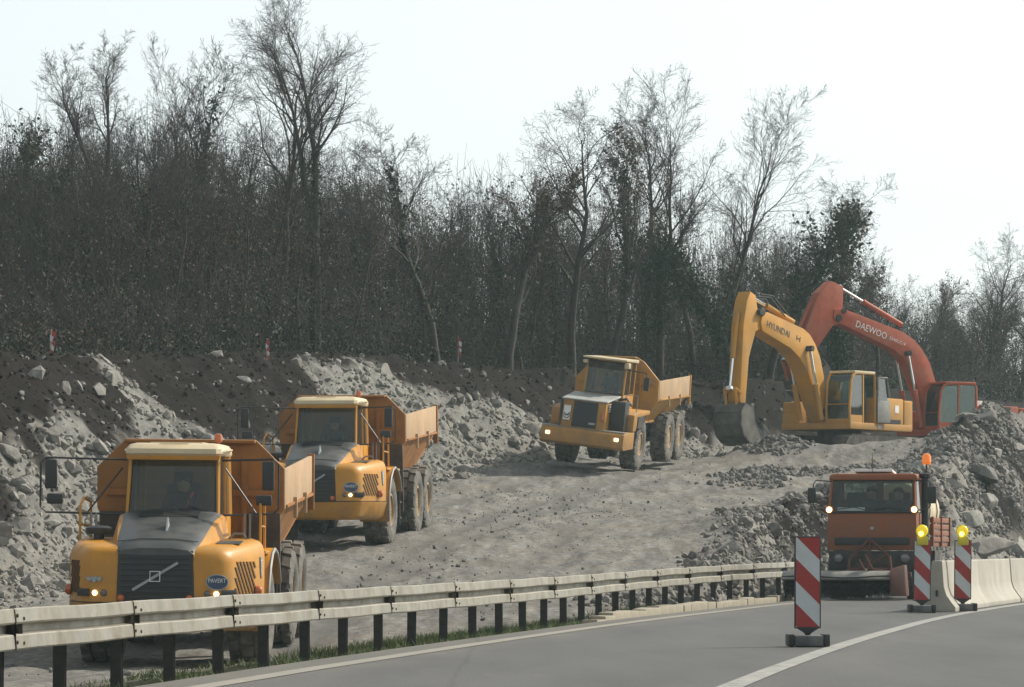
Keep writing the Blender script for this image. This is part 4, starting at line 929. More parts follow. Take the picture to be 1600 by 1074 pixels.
    q = B(); q.tube([(.21 * math.cos(t), -.17 + .09 * math.sin(t), 2.44 + .19 * math.sin(t)) for t in [2 * math.pi * k / 18 for k in range(18)]], .016, 5, closed=True); q.tube([(0, -.17, 2.44), (0, -.40, 2.25)], .03, 5); q.build('steering_wheel', M_blk, r)
    # mirrors on tube frames, both sides
    for s in (-1, 1):
        X0, X1 = .72, 1.98 if s < 0 else 1.62
        q = B(); f = [(s * X0, -.50, 3.10), (s * (X1 - .08), -.85, 3.12), (s * X1, -.86, 3.04), (s * X1, -.86, 2.38), (s * (X1 - .08), -.85, 2.30), (s * X0, -.66, 2.27)]
        q.tube(f, .017, 5); q.tube([(s * (X0 + .06), -.56, 2.98), (s * (X0 + .55), -.78, 2.31)], .014, 5); mf = q.build('mirror_frame', M_blk, r)
        q = B(); q.box((s * (X1 - .16), -.86, 2.87), (.18, .09, .44)); q.build('mirror', M_blk, mf, bevel=.03)
        q = B(); q.box((s * (X1 - .22), -.86, 2.50), (.24, .09, .16)); q.build('wide_mirror', M_blk, mf, bevel=.03)
        # hand rails on the deck
        q = B(); q.tube([(s * 1.36, -.98, 1.78), (s * 1.36, -.96, 2.40), (s * 1.33, -.80, 2.52), (s * 1.33, -.05, 2.46), (s * 1.33, -.02, 1.75)], .022, 6); q.tube([(s * 1.36, -.96, 2.12), (s * 1.33, -.03, 2.10)], .018, 5); q.build('hand_rail', M_yel, r)
        q = B(); q.tube([(s * 1.12, -.95, 1.8), (s * 1.12, -.93, 2.30)], .018, 5); q.tube([(s * 1.20, -.95, 1.8), (s * 1.20, -.93, 2.30)], .018, 5); q.build('step_rail', M_grey, r)
        q = B(); q.box((s * 1.12, .1, 1.72), (.62, 1.9, .05)); q.build('deck_plate', M_yel, r, bevel=.01)
        q = B()
        for z in (.62, .98, 1.34): q.box((s * 1.30, 1.05, z), (.30, .28, .04))
        q.box((s * 1.40, 1.12, 1.0), (.04, .05, 1.1)); q.build('step', M_dark, r)
    # the cab is narrower than the bonnet
    for o in [c for c in r.children_recursive if c.name.split('.')[0] in ('cab_shell', 'cab_pillar', 'side_window', 'door_post', 'windscreen', 'windscreen_seal', 'wiper', 'rear_window', 'cab_roof', 'roof_visor', 'roof_rail', 'roof_hatch', 'dashboard')]:
        o.data.transform(Matrix.Diagonal((.89, 1, 1, 1)))
    # front axle and wheels
    q = B(); q.cyl((-1.0, 0, .8), (1.0, 0, .8), .15, .15, 12); q.build('axle', M_dark, r)
    for s in (-1, 1): wheel(r, Matrix.Translation((s * 1.13, 0, .80)), .3 * s)
    # rear half
    M = Matrix.Translation((0, 1.55, .06)) @ Matrix.Rotation(pitch - nose, 4, 'X')
    rear_frame(r, M, (2.65, 4.32)); dump_body(r, M, M_yeld, M_panel, wide=1.47)
    for ay in (2.65, 4.32):
        for s in (-1, 1): wheel(r, M @ Matrix.Translation((s * 1.13, ay, .80)), ay + s)
    bpy.context.view_layer.update()
    if person: driver(r.matrix_world @ Matrix.Translation((0, .34, 2.04)), person[0], strap=person[1], lean=.06)
    return r, M
M_panel = mat('worn_side_board', (0.46, 0.29, 0.15), 0.65, var=0.2, scale=1.0, dirt=((0.30, 0.24, 0.17), 0.75), dscale=1.2, dlo=0.38)
t1, TM1 = hauler(276, 1037, 60.6, math.radians(2.0), 'nearest yellow dump truck with dark bonnet, right behind the guardrail', '053', ('person in dark clothes with a red strap driving the nearest dump truck', True), roll=math.radians(.6))
t2, TM2 = hauler(517, 852, 90.2, math.radians(7.0), 'middle yellow dump truck with cream cab roof, following the nearest one', '052', ('person in dark clothes at the wheel of the middle dump truck', False))
bpy.context.view_layer.update()
# rocks lying in the dump bodies
def cargo(t, n, seed, label, group):
    r_ = random.Random(seed); TM = TM1 if t is t1 else TM2
    for k in range(n):
        x, y = r_.uniform(-1.15, 1.15), r_.uniform(2.2, 6.2); R = r_.uniform(.20, .42)
        z = 2.75 - .25 * abs(x) + r_.uniform(-.1, .05)
        if k < 5: x, y, R, z = 1.0 - .1 * k, 2.4 + .55 * k, .36 - .02 * k, 2.95 - .03 * k
        q = t.matrix_world @ TM @ Vector((x, y - 1.55, z))
        boulder(q.x, q.y, R, label, group, z=q.z)
    # the heap below the top layer of stones
    hb = B(); secs = []
    for y in (1.9, 2.6, 3.6, 4.8, 5.8, 6.5):
        h = 2.66 + .12 * math.sin(y * 2.3) - (.3 if y in (1.9, 6.5) else 0)
        secs.append([Vector((-1.34, y, 2.35)), Vector((-.9, y, h)), Vector((-.3, y, h + .12)), Vector((.3, y, h + .1)), Vector((.9, y, h)), Vector((1.34, y, 2.35)), Vector((.9, y, 1.45)), Vector((-.9, y, 1.45))])
    hb.loft(secs); o = hb.build('rubble_load', M_rock2, None); o.matrix_world = t.matrix_world @ TM @ Matrix.Translation((0, -1.55, 0))
    tag(o, 'grey rubble heaped in the ' + ('nearest' if t is t1 else 'middle') + ' dump truck body', 'rubble', kind='stuff')
cargo(t1, 16, 4, 'limestone block loaded in the nearest dump truck', 'blocks carried by the nearest truck')
cargo(t2, 14, 5, 'limestone block loaded in the middle dump truck', 'blocks carried by the middle truck')

# ------------------------------------------------------------------ older angular hauler
def old_hauler(px, py, Y, yaw, roll):
    p = at(px, py, Y); pitch = math.radians(3.6)
    r = empty('dump_truck', (p.x, p.y, p.z), (0, 0, 0), 'rear dump truck with square black grille, tilted on the rough track', 'dump truck', 'articulated dump trucks on the haul track')
    r.rotation_euler = (Matrix.Rotation(-yaw, 3, 'Z') @ Matrix.Rotation(pitch, 3, 'X') @ Matrix.Rotation(roll, 3, 'Y')).to_euler()
    P = M_yel3
    q = B(); q.prism([(-2.75, .78), (-2.62, .70), (-1.2, .70), (-1.2, 1.22), (-2.68, 1.22), (-2.75, 1.16)], 'x', -1.45, 1.45); q.build('bumper', P, r, bevel=.03)
    q = B(); q.box((0, -2.45, 1.235), (2.86, .46, .02)); q.build('bumper_tread', M_grey, r)
    q = B(); q.box((0, -.6, .95), (1.1, 3.6, .5)); q.build('front_frame', M_dark, r, bevel=.03)
    # bonnet box, narrowing upwards, dusty flat top
    q = B(); q.hexa([Vector(v) for v in ((-.86, -2.56, 1.22), (.70, -2.56, 1.22), (.74, -.75, 1.22), (-.90, -.75, 1.22), (-.84, -2.44, 2.06), (.66, -2.44, 2.06), (.70, -.75, 2.20), (-.86, -.75, 2.20))]); bon = q.build('bonnet_body', P, r, bevel=.03)
    q = B(); q.hexa([Vector(v) for v in ((-.90, -2.50, 2.065), (.72, -2.50, 2.065), (.76, -.72, 2.205), (-.92, -.72, 2.205), (-.88, -2.47, 2.10), (.70, -2.47, 2.10), (.74, -.72, 2.24), (-.90, -.72, 2.24))]); q.build('bonnet_top', mat('dusty_grey_top', (.30, .31, .30), .5, var=.15, dirt=((.4, .38, .33), .5)), r, bevel=.012)
    g = B(); g.hexa([Vector(v) for v in ((-.46, -2.585, 1.27), (.40, -2.585, 1.27), (.40, -2.5, 1.27), (-.46, -2.5, 1.27), (-.45, -2.475, 2.03), (.39, -2.475, 2.03), (.39, -2.40, 2.03), (-.45, -2.40, 2.03))]); gr = g.build('grille', M_blk, r, bevel=.01)
    for k in range(8):
        z = 1.34 + k * .09; q = B(); q.box((-.03, -2.592 + (z - 1.27) * .145, z), (.80, .02, .025)); q.build('grille_slat', M_slat, gr)
    q = B(); q.box((.25, -2.575, 1.40), (.22, .02, .06)); q.build('grille_plate', M_badge, gr)
    # white plate with round emblem on the yellow cheek
    q = B(); q.box((-.66, -2.535, 1.66), (.24, .02, .44), Matrix.Rotation(-.13, 3, 'X')); pl = q.build('emblem_plate', M_white, r)
    for rr_, dz in ((.105, .03), (.07, .02), (.10, -.05)):
        q = B(); q.tube([(-.66 + rr_ * math.cos(t), -2.553 + .13 * (dz + rr_ * math.sin(t) * .9), 1.64 + dz + rr_ * math.sin(t) * .9) for t in [math.pi * (1.05 + .95 * k / 12) for k in range(13)]], .012, 5); q.build('emblem_arc', M_flap, pl)
    q = B(); q.box((-.87, -2.46, 1.64), (.06, .25, .80)); q.build('corner_trim', M_blk, r)
    q = B(); q.box((.60, -2.53, 1.62), (.10, .06, .24), Matrix.Rotation(-.13, 3, 'X')); q.build('turn_signal', M_amber, r, bevel=.02)
    q = B()
    for k in range(4): q.box((.72, -1.95, 1.80 + k * .07), (.03, .55, .03))
    q.build('side_louvre', M_white, bon)
    # black cooler box, fender boxes and arches
    q = B(); q.box((.98, -1.70, 1.68), (.50, .62, .88)); q.build('cooler_box', M_blk, r, bevel=.03)
    q = B(); q.tube([(.80, -1.4, 2.13), (1.1, -1.38, 2.2), (1.28, -1.3, 2.0)], .04, 6); q.build('intake_hose', M_blk, r)
    for s in (-1, 1):
        q = B(); q.prism([(-1.55, 1.24), (-1.10, 1.24), (-.98, 1.45), (-.80, 1.66), (.8, 1.70), (.8, 1.82), (-1.15, 1.80), (-1.50, 1.74)], 'x', s * .78, s * 1.46); q.build('fender', P, r, bevel=.025)
        q = B(); q.box((s * 1.47, -.55, 1.50), (.04, .9, .36)); q.build('fender_flap', M_dark, r)
        q = B(); q.box((s * 1.20, -2.765, 1.02), (.15, .04, .10)); q.build('headlight', M_lamp, r, bevel=.02)
    # cab
    z0, z1, zr = 1.55, 2.26, 3.22; xl, xr_ = -.62, .80
    q = B(); q.hexa([Vector(v) for v in ((xl, -.74, z0), (xr_, -.74, z0), (xr_, .85, z0), (xl, .85, z0), (xl, -.72, z1), (xr_, -.72, z1), (xr_, .85, z1), (xl, .85, z1))]); q.build('cab_shell', P, r, bevel=.02)
    for x in (xl + .03, xr_ - .03):
        for (ya, yb) in ((-.70, -.52), (.80, .80)):
            q = B(); q.tube([(x, ya, z1), (x, yb, zr)], .05, 4); q.build('cab_pillar', P, r)
        q = B(); q.hexa([Vector(v) for v in ((x - .006, -.64, z1), (x + .006, -.64, z1), (x + .006, .78, z1), (x - .006, .78, z1), (x - .006, -.47, zr), (x + .006, -.47, zr), (x + .006, .78, zr), (x - .006, .78, zr))]); q.build('side_window', M_glass, r)
        q = B(); q.tube([(x, .15, z1), (x, .15, zr)], .035, 4); q.build('door_post', P, r)
    q = B(); q.hexa([Vector(v) for v in ((xl + .06, -.715, z1), (xr_ - .06, -.715, z1), (xr_ - .06, -.705, z1), (xl + .06, -.705, z1), (xl + .06, -.53, zr), (xr_ - .06, -.53, zr), (xr_ - .06, -.52, zr), (xl + .06, -.52, zr))]); ws = q.build('windscreen', M_glass, r)
    q = B(); q.tube([(xl + .06, -.72, z1 + .01), (xr_ - .06, -.72, z1 + .01), (xr_ - .06, -.53, zr), (xl + .06, -.53, zr)], .025, 4, closed=True); q.build('windscreen_seal', M_blk, ws)
    q = B(); q.box(((xl + xr_) / 2, .80, (z1 + zr) / 2), (1.30, .01, .80)); q.build('rear_window', M_glass, r)
    q = B(); q.box(((xl + xr_) / 2, -.56, 3.10), (1.34, .05, .20)); q.build('roof_board', M_dark, r)
    q = B(); q.hexa([Vector(v) for v in ((xl - .06, -.98, 3.30), (xr_ + .06, -.98, 3.30), (xr_ + .06, .9, 3.22), (xl - .06, .9, 3.22), (xl - .06, -.98, 3.35), (xr_ + .06, -.98, 3.35), (xr_ + .06, .9, 3.32), (xl - .06, .9, 3.32))]); roof = q.build('cab_roof', M_cream, r, bevel=.012)
    q = B(); q.box((xr_ + .03, -.62, 3.16), (.16, .30, .16)); q.box((xl, -.75, 3.18), (.16, .2, .10)); q.build('work_lamp', M_cream, roof, bevel=.02)
    q = B(); q.box((.1, .35, 2.5), (.5, .14, .75)); q.box((.1, .1, 2.12), (.5, .5, .14)); q.build('seat', M_inter, r, bevel=.03)
    q = B(); q.box((.08, -.55, 2.20), (1.25, .28, .18)); q.build('dashboard', M_inter, r, bevel=.03)
    q = B(); q.tube([(.1 + .2 * math.cos(t), -.25 + .1 * math.sin(t), 2.42 + .17 * math.sin(t)) for t in [2 * math.pi * k / 16 for k in range(16)]], .016, 5, closed=True); q.build('steering_wheel', M_blk, r)
    q = B(); q.tube([(xr_, -.6, 3.05), (1.55, -.72, 3.0), (1.58, -.72, 2.6)], .018, 5); q.box((1.58, -.74, 2.68), (.18, .07, .40)); q.build('mirror', M_blk, r)
    q = B(); q.tube([(xl, -.6, 3.05), (-1.35, -.72, 3.0), (-1.38, -.72, 2.6)], .018, 5); q.box((-1.38, -.74, 2.66), (.18, .07, .40)); q.build('mirror', M_blk, r)
    q = B(); q.tube([(.95, -.9, 1.8), (.95, -.9, 2.3), (1.35, -.85, 2.3), (1.35, -.85, 1.8)], .02, 5); q.build('hand_rail', M_grey, r)
    q = B(); q.cyl((-1.0, 0, .8), (1.0, 0, .8), .15, .15, 12); q.build('axle', M_dark, r)
    for s in (-1, 1): wheel(r, Matrix.Translation((s * 1.15, 0, .80)), .2 * s)
    r.scale = (.88, 1, 1); M = Matrix.Translation((.12, 1.5, 0)) @ Matrix.Rotation(-roll * .5, 4, 'Y')
    rear_frame(r, M, (2.75, 4.42), flap=False); dump_body(r, M, M_yel3, M_panel, head_top=3.34, side_top=2.62, wide=1.50, sh=.85)
    for ay in (2.75, 4.42):
        for s in (-1, 1): wheel(r, M @ Matrix.Translation((s * 1.15, ay, .80)), ay + s)
    bpy.context.view_layer.update()
    driver(r.matrix_world @ Matrix.Translation((.1, .12, 2.16)), 'person in dark clothes at the wheel of the rear dump truck')
    return r
t3 = old_hauler(934, 728, 121.5, math.radians(13.5), math.radians(7.0))
# ------------------------------------------------------------------ excavators
def excavator(loc, heading, paint, label, boom, stick, bucket, cyl, word, sub=None, door_open=False, person=None, cabdark=False, glassm=None):
    """local frame: +x ahead, +y to the machine's left, z up"""
    r = empty('excavator', loc, (0, 0, heading), label, 'excavator', 'excavators at the rock face')
    G = glassm or M_glass_g
    # crawler tracks
    for s in (-1, 1):
        q = B(); n = 14; pr = []
        for k in range(n // 2): a = math.radians(-90 + 180 * k / (n // 2 - 1)); pr.append((1.75 + .45 * math.cos(a), .47 + .45 * math.sin(a)))
        for k in range(n // 2): a = math.radians(90 + 180 * k / (n // 2 - 1)); pr.append((-1.75 + .45 * math.cos(a), .47 + .45 * math.sin(a)))
        q.prism(pr, 'y', s * .98, s * 1.55); tr = q.build('crawler_track', M_dark, r, smooth=0)
        q2 = B()
        for k in range(22): x = -1.75 + 3.5 * k / 21; q2.box((x, s * 1.265, .94), (.11, .58, .03)); q2.box((x, s * 1.265, .005), (.11, .58, .03))
        q2.build('track_shoe', M_dark, tr)['kind'] = 'stuff'
        for k in range(5): w_ = B(); w_.cyl((-1.4 + .7 * k, s * 1.50, .30), (-1.4 + .7 * k, s * 1.60, .30), .17, .17, 12); w_.build('roller', M_grey, tr)
    q = B(); q.box((0, 0, .72), (1.6, 1.9, .42)); q.cyl((0, 0, .9), (0, 0, 1.12), .75, .75, 20); q.build('undercarriage', M_dark, r)
    # slewing platform and house
    q = B(); q.box((-.55, 0, 1.24), (4.3, 2.75, .24)); q.build('platform', paint, r, bevel=.04)
    q = B(); q.loft([[Vector((x, y, z)) for x, y in ((-2.75, -1.36), (-2.95, -1.0), (-3.0, 0), (-2.95, 1.0), (-2.75, 1.36), (-2.15, 1.37), (-2.15, -1.37))] for z in (1.15, 1.3, 2.12, 2.2)]); q.build('counterweight', paint, r, bevel=.06)
    q = B(); q.box((-1.15, .98, 1.80), (1.9, .76, .90)); q.build('engine_cover', paint, r, bevel=.06)
    q = B(); q.box((-1.2, -.35, 1.80), (1.8, 1.85, .88)); q.build('engine_housing', paint, r, bevel=.06)
    q = B(); q.box((.6, -1.0, 1.72), (1.9, .70, .74)); q.box((1.40, -1.0, 1.5), (.4, .7, .35)); q.build('tool_box', paint, r, bevel=.04)
    q = B(); q.box((-1.1, -.2, 2.37), (.6, .45, .26)); q.cyl((-1.2, -.6, 2.2), (-1.2, -.6, 2.65), .06, .06, 10); q.build('exhaust_box', M_white, r, bevel=.03)
    q = B(); q.box((-1.62, 1.365, 1.88), (.28, .012, .26)); q.build('sticker', M_white, r)
    q = B(); q.box((-1.3, 1.366, 1.44), (1.15, .012, .14)); q.build('model_stripe', M_blk, r)
    q = B(); q.box((-.4, 1.382, 1.24), (.28, .012, .12)); q.build('platform_sticker', M_badge, r)
    # boom foot brackets
    for s in (-1, 1):
        q = B(); q.prism([(.55, 1.3), (1.6, 1.3), (1.5, 1.75), (1.2, 1.85), (.9, 1.6)], 'y', s * .36, s * .42); q.build('boom_bracket', paint, r, bevel=.01)
    # cab on the left
    x0, x1, y0, y1, z0, z1 = -.12, 1.60, .38, 1.36, 1.36, 3.06
    fr = [(x1 - .02, z0), (x1 + .0, z0 + .55), (x1 - .10, z1 - .30), (x1 - .24, z1 - .08), (x1 - .45, z1)]
    for yy in (y0 + .03, y1 - .03):
        q = B(); q.tube([(x, yy, z) for x, z in fr] + [(x0 + .1, yy, z1), (x0, yy, z1 - .1), (x0, yy, z0)], .05, 6); q.build('cab_frame', paint, r)
        if not (door_open and yy > 1):
            q = B(); q.prism([(x0 + .05, z0 + .42), (.66, z0 + .42), (.66, z1 - .06), (x0 + .05, z1 - .06)], 'y', yy - .006, yy + .006); q.build('door_window', G, r)
        q = B(); q.prism([(.74, z0 + .25), (x1 - .05, z0 + .25), (x1 - .03, z0 + .55), (x1 - .14, z1 - .30), (x1 - .28, z1 - .1), (.74, z1 - .06)], 'y', yy - .006, yy + .006); q.build('side_window', G, r)
        q = B(); q.tube([(.70, yy, z0), (.70, yy, z1)], .045, 4); q.build('door_post', paint, r)
        if yy < 1 or not door_open:
            q = B(); q.box((.28, yy, z0 + .2), (.8, .03, .42)); q.build('door_panel', paint, r)
        q = B(); q.box((1.15, yy, z0 + .12), (.88, .03, .26)); q.build('cab_side', paint, r)
    q = B(); q.loft([[Vector((x, yy, z)) for x, z in [(fr[0][0], fr[0][1] + .12)] + fr[1:4]] + [Vector((x - .012, yy, z)) for x, z in reversed([(fr[0][0], fr[0][1] + .12)] + fr[1:4])] for yy in (y0 + .07, y1 - .07)]); ws = q.build('windscreen', G, r, smooth=0)
    q = B(); q.box((x1 - .01, (y0 + y1) / 2, z0 + .05), (.06, y1 - y0, .14)); q.build('windscreen_sill', paint, ws); q = B(); q.tube([(x1 + .0, y0 + .06, z0 + .62), (x1 + .0, y1 - .06, z0 + .62)], .02, 4); q.build('windscreen_bar', paint, ws)
    q = B(); q.box(((x0 + x1) / 2 - .13, (y0 + y1) / 2, z1 + .03), (1.42, y1 - y0 + .04, .09)); q.build('cab_roof', M_cream if paint is M_exc else paint, r, bevel=.03)
    q = B(); q.box((x0, (y0 + y1) / 2, (z0 + z0 + .8) / 2), (.05, .9, .9)); q.build('cab_back', paint, r)
    q = B(); q.box((x0, (y0 + y1) / 2, z1 - .48), (.012, .85, .72)); q.build('rear_window', G, r)
    q = B(); q.box((.35, .87, 1.72), (.5, .5, .16)); q.box((.13, .87, 2.12), (.14, .48, .72)); q.build('seat', M_inter, r, bevel=.03)
    q = B(); q.box((1.2, .62, 1.75), (.2, .12, .6)); q.tube([(1.0, .8, 1.4), (.95, .8, 2.0)], .02, 5); q.build('console', M_inter, r)
    if door_open:
        d = B(); d.hexa([Vector(v) for v in ((-.16, 1.40, z0 + .02), (-.90, 1.47, z0 + .02), (-.90, 1.51, z0 + .02), (-.16, 1.44, z0 + .02), (-.16, 1.40, z0 + .78), (-.90, 1.47, z0 + .78), (-.90, 1.51, z0 + .78), (-.16, 1.44, z0 + .78))])
        dr = d.build('open_door', M_grey, r, bevel=.015)
        f = B(); f.tube([(-.18, 1.43, z0 + .75), (-.18, 1.43, z1 - .12), (-.72, 1.48, z1 - .12), (-.88, 1.49, z0 + .9)], .035, 5); f.build('door_frame', M_grey, dr)
        f = B(); f.prism([(-.2, z0 + .78), (-.86, z0 + .78), (-.74, z1 - .15), (-.2, z1 - .15)], 'y', 1.445, 1.455); f.build('door_pane', G, dr)
    # boom, stick, bucket
    q = B(); q.prism(boom, 'y', -.31, .31); bo = q.build('boom', paint, r, bevel=.02, smooth=25)
    q = B(); q.prism(stick, 'y', -.24, .24); st = q.build('stick', paint, r, bevel=.02, smooth=25)
    bp, bt, kn, sm = cyl['boom_foot'], cyl['boom_top'], cyl['stick_tail'], cyl['stick_top']
    def ram(nm, a, b, yy, ra, rb, f=.55):
        a, b = Vector((a[0], yy, a[1])), Vector((b[0], yy, b[1])); m = a + (b - a) * f
        q = B(); q.cyl(a, m, ra, ra, 12); q.cyl(m - (b - a).normalized() * .05, m, ra * 1.15, ra * 1.15, 12); o = q.build(nm, paint, r)
        q = B(); q.cyl(m, b, rb, rb, 10); q.cyl(b - Vector((0, .09, 0)), b + Vector((0, .09, 0)), rb * 1.7, rb * 1.7, 10); q.build('piston_rod', M_steel, o); return o
    for s in (-1, 1): ram('boom_ram', bp, bt, s * .42, .095, .055, .5)
    ram('stick_ram', kn, sm, 0, .10, .058, .62)
    ram('bucket_ram', cyl['bk_top'], cyl['bk_low'], 0, .085, .05, .6)
    for (x, z), w_ in ((bt, .55), (stick[-1], .38)):
        q = B(); q.cyl((x, -w_, z), (x, w_, z), .10, .10, 12); q.build('pivot_pin', M_dark, r)
    # hoses along the boom
    q = B(); i = len(boom) // 2 - 1
    ups = boom[:i][2:]
    q.tube([(x - .02, -.12, z + .06) for x, z in ups], .025, 5); q.tube([(x - .02, -.2, z + .07) for x, z in ups], .025, 5); q.build('hose', M_blk, r)
    jx, jz = stick[-2]
    for k, yy in enumerate((-.20, -.10, .10, .20)):
        q = B(); q.tube([(jx - 1.5 - .1 * k, yy, jz + .38 - .25), (jx - .75, yy, jz + .62 + .05 * k), (jx + .05, yy, jz + .55 + .08 * k), (jx + .30, yy * .9, jz + .75 + .1 * k), (jx + .42, yy * .8, jz + 1.0)], .022, 5); q.build('joint_hose', M_blk, r)
    for (x, z) in ((boom[1][0] + .12, boom[1][1] - .5), (jx + .12, jz + .18)):
        for s in (-1, 1): q = B(); q.cyl((x, s * .30, z), (x, s * .36, z), .15, .13, 14); q.build('pin_boss', M_dark, r)
    # bucket: two cheeks and a curved shell
    M_bk = mat('worn_bucket', (.06, .056, .052), .75, .2, var=.35, dirt=((.20, .185, .16), .85), dscale=1.5, dlo=.35)
    q = B()
    for s in (-1, 1): q.prism(bucket, 'y', s * .52, s * .56)
    bk = q.build('bucket', M_bk, r, smooth=0)
    q = B(); cur = bucket[1:-1]; ring = [[Vector((x, yy, z)) for x, z in cur] for yy in (-.55, .55)]; n = len(cur)
    for k in range(n - 1):
        a, b_, c_, d_ = ring[0][k], ring[0][k + 1], ring[1][k + 1], ring[1][k]
        nn = Vector((-(b_ - a).z, 0, (b_ - a).x)).normalized() * .03
        q.hexa([a, b_, c_, d_, a + nn, b_ + nn, c_ + nn, d_ + nn])
    q.build('bucket_shell', M_bk, bk, smooth=0)
    tipx, tipz = bucket[-2]
    for k in range(5):
        t_ = B(); yy = -.46 + .23 * k; d = Vector((bucket[-2][0] - bucket[-3][0], 0, bucket[-2][1] - bucket[-3][1])).normalized() * .22
        a = Vector((tipx, yy, tipz)); t_.hexa([a + Vector((0, -.06, -.03)), a + Vector((0, .06, -.03)), a + d + Vector((0, .03, -.01)), a + d + Vector((0, -.03, -.01)), a + Vector((0, -.06, .04)), a + Vector((0, .06, .04)), a + d + Vector((0, .03, .01)), a + d + Vector((0, -.03, .01))]); t_.build('bucket_tooth', M_grey, bk)
    q = B(); a = Vector((cyl['bk_low'][0], 0, cyl['bk_low'][1]))
    for s in (-1, 1):
        for e in (cyl['link_a'], cyl['link_b']): q.tube([a + Vector((0, s * .2, 0)), Vector((e[0], s * .2, e[1]))], .06, 5)
    q.build('bucket_link', paint, r)
    # lettering on the left flank of the boom
    for body, size, wd, c, ang, mt in word:
        text_part('boom_lettering', body, size, mt, bo, Matrix.Translation((c[0], .318, c[1])) @ Matrix.Rotation(math.pi, 4, 'Z') @ Matrix.Rotation(math.pi / 2, 4, 'X') @ Matrix.Rotation(ang, 4, 'Z'), width=wd)
    # hand rail
    q = B(); q.tube([(1.5, -1.3, 2.05), (1.5, -1.3, 2.5), (.2, -1.3, 2.5), (.2, -1.3, 2.05)], .022, 5); q.build('hand_rail', M_dark, r)
    bpy.context.view_layer.update()
    if person: driver(r.matrix_world @ Matrix.Translation((.42, .87, 1.74)) @ Matrix.Rotation(math.pi / 2, 4, 'Z'), person)
    return r
M_letd = mat('dark_lettering', (.05, .055, .055), .6, var=.1)
M_letw = mat('white_lettering', (.72, .72, .70), .6, var=.05)
boomH = [(1.05, 1.40), (1.42, 2.2), (1.60, 3.0), (1.84, 3.6), (2.15, 4.02), (2.52, 4.34), (2.94, 4.52), (5.25, 4.97), (5.62, 4.90), (5.72, 4.60), (5.62, 4.32), (3.8, 3.82), (3.2, 3.52), (2.75, 3.15), (2.38, 2.65), (2.0, 2.0), (1.45, 1.32)]
stickH = [(5.95, 5.50), (6.28, 5.62), (6.50, 5.3), (6.72, 4.5), (6.95, 1.95), (6.80, 1.78), (6.60, 1.9), (6.38, 3.4), (5.95, 4.30), (5.50, 4.42), (5.52, 4.78), (5.80, 4.95)]
buckH = [(6.60, 1.72), (7.08, 1.85), (7.34, 1.55), (7.38, 1.15), (7.20, .80), (6.88, .58), (6.42, .48), (6.02, .50), (6.50, 1.25)]
excavator((at(1311.7, 716, 137.8).x, 137.8, 3.97), math.radians(180 + 55), M_exc, 'yellow excavator with its boom raised over the rock face', boomH, stickH, buckH,
          dict(boom_foot=(1.95, 1.45), boom_top=(2.72, 3.85), stick_tail=(3.15, 4.75), stick_top=(6.02, 5.5), bk_top=(6.72, 4.9), bk_low=(7.22, 2.35), link_a=(6.86, 2.2), link_b=(7.1, 1.75)),
          [('HYUNDAI', .32, 1.5, (4.62, 4.42), -.20, M_letd), ('H', .26, .26, (3.30, 4.16), -.25, M_letd)], door_open=True, person='person in dark clothes in the open cab of the yellow excavator')
boomD = [(.55, 1.5), (.9, 2.9), (1.26, 3.86), (1.64, 4.40), (2.06, 4.76), (2.49, 5.00), (5.3, 5.82), (5.6, 5.74), (5.66, 5.48), (5.52, 5.30), (2.92, 4.34), (2.36, 3.96), (1.95, 3.2), (1.48, 2.2), (.95, 1.4)]
stickD = [(5.15, 6.62), (5.70, 6.80), (6.25, 6.35), (6.85, 5.0), (7.45, 3.45), (7.25, 3.25), (7.0, 3.3), (6.30, 4.35), (5.62, 5.15), (5.30, 5.25), (5.20, 5.7)]
buckD = [(7.35, 3.3), (7.25, 2.85), (6.95, 2.5), (6.5, 2.4), (6.1, 2.55), (5.85, 2.95), (5.9, 3.4), (6.1, 3.7), (6.7, 3.3)]
excavator((at(1488, 726, 150).x, 150, 4.1), math.radians(180 + 30), M_red, 'red excavator behind the mound, boom rising over the yellow one', boomD, stickD, buckD,
          dict(boom_foot=(1.75, 1.45), boom_top=(2.35, 4.2), stick_tail=(2.35, 5.28), stick_top=(5.2, 6.6), bk_top=(6.45, 6.0), bk_low=(7.6, 3.85), link_a=(7.3, 3.7), link_b=(7.35, 3.1)),
          [('DAEWOO', .36, 1.45, (3.95, 5.02), -.31, M_letw), ('S340LC-V', .17, .78, (2.76, 4.64), -.33, M_letw)])
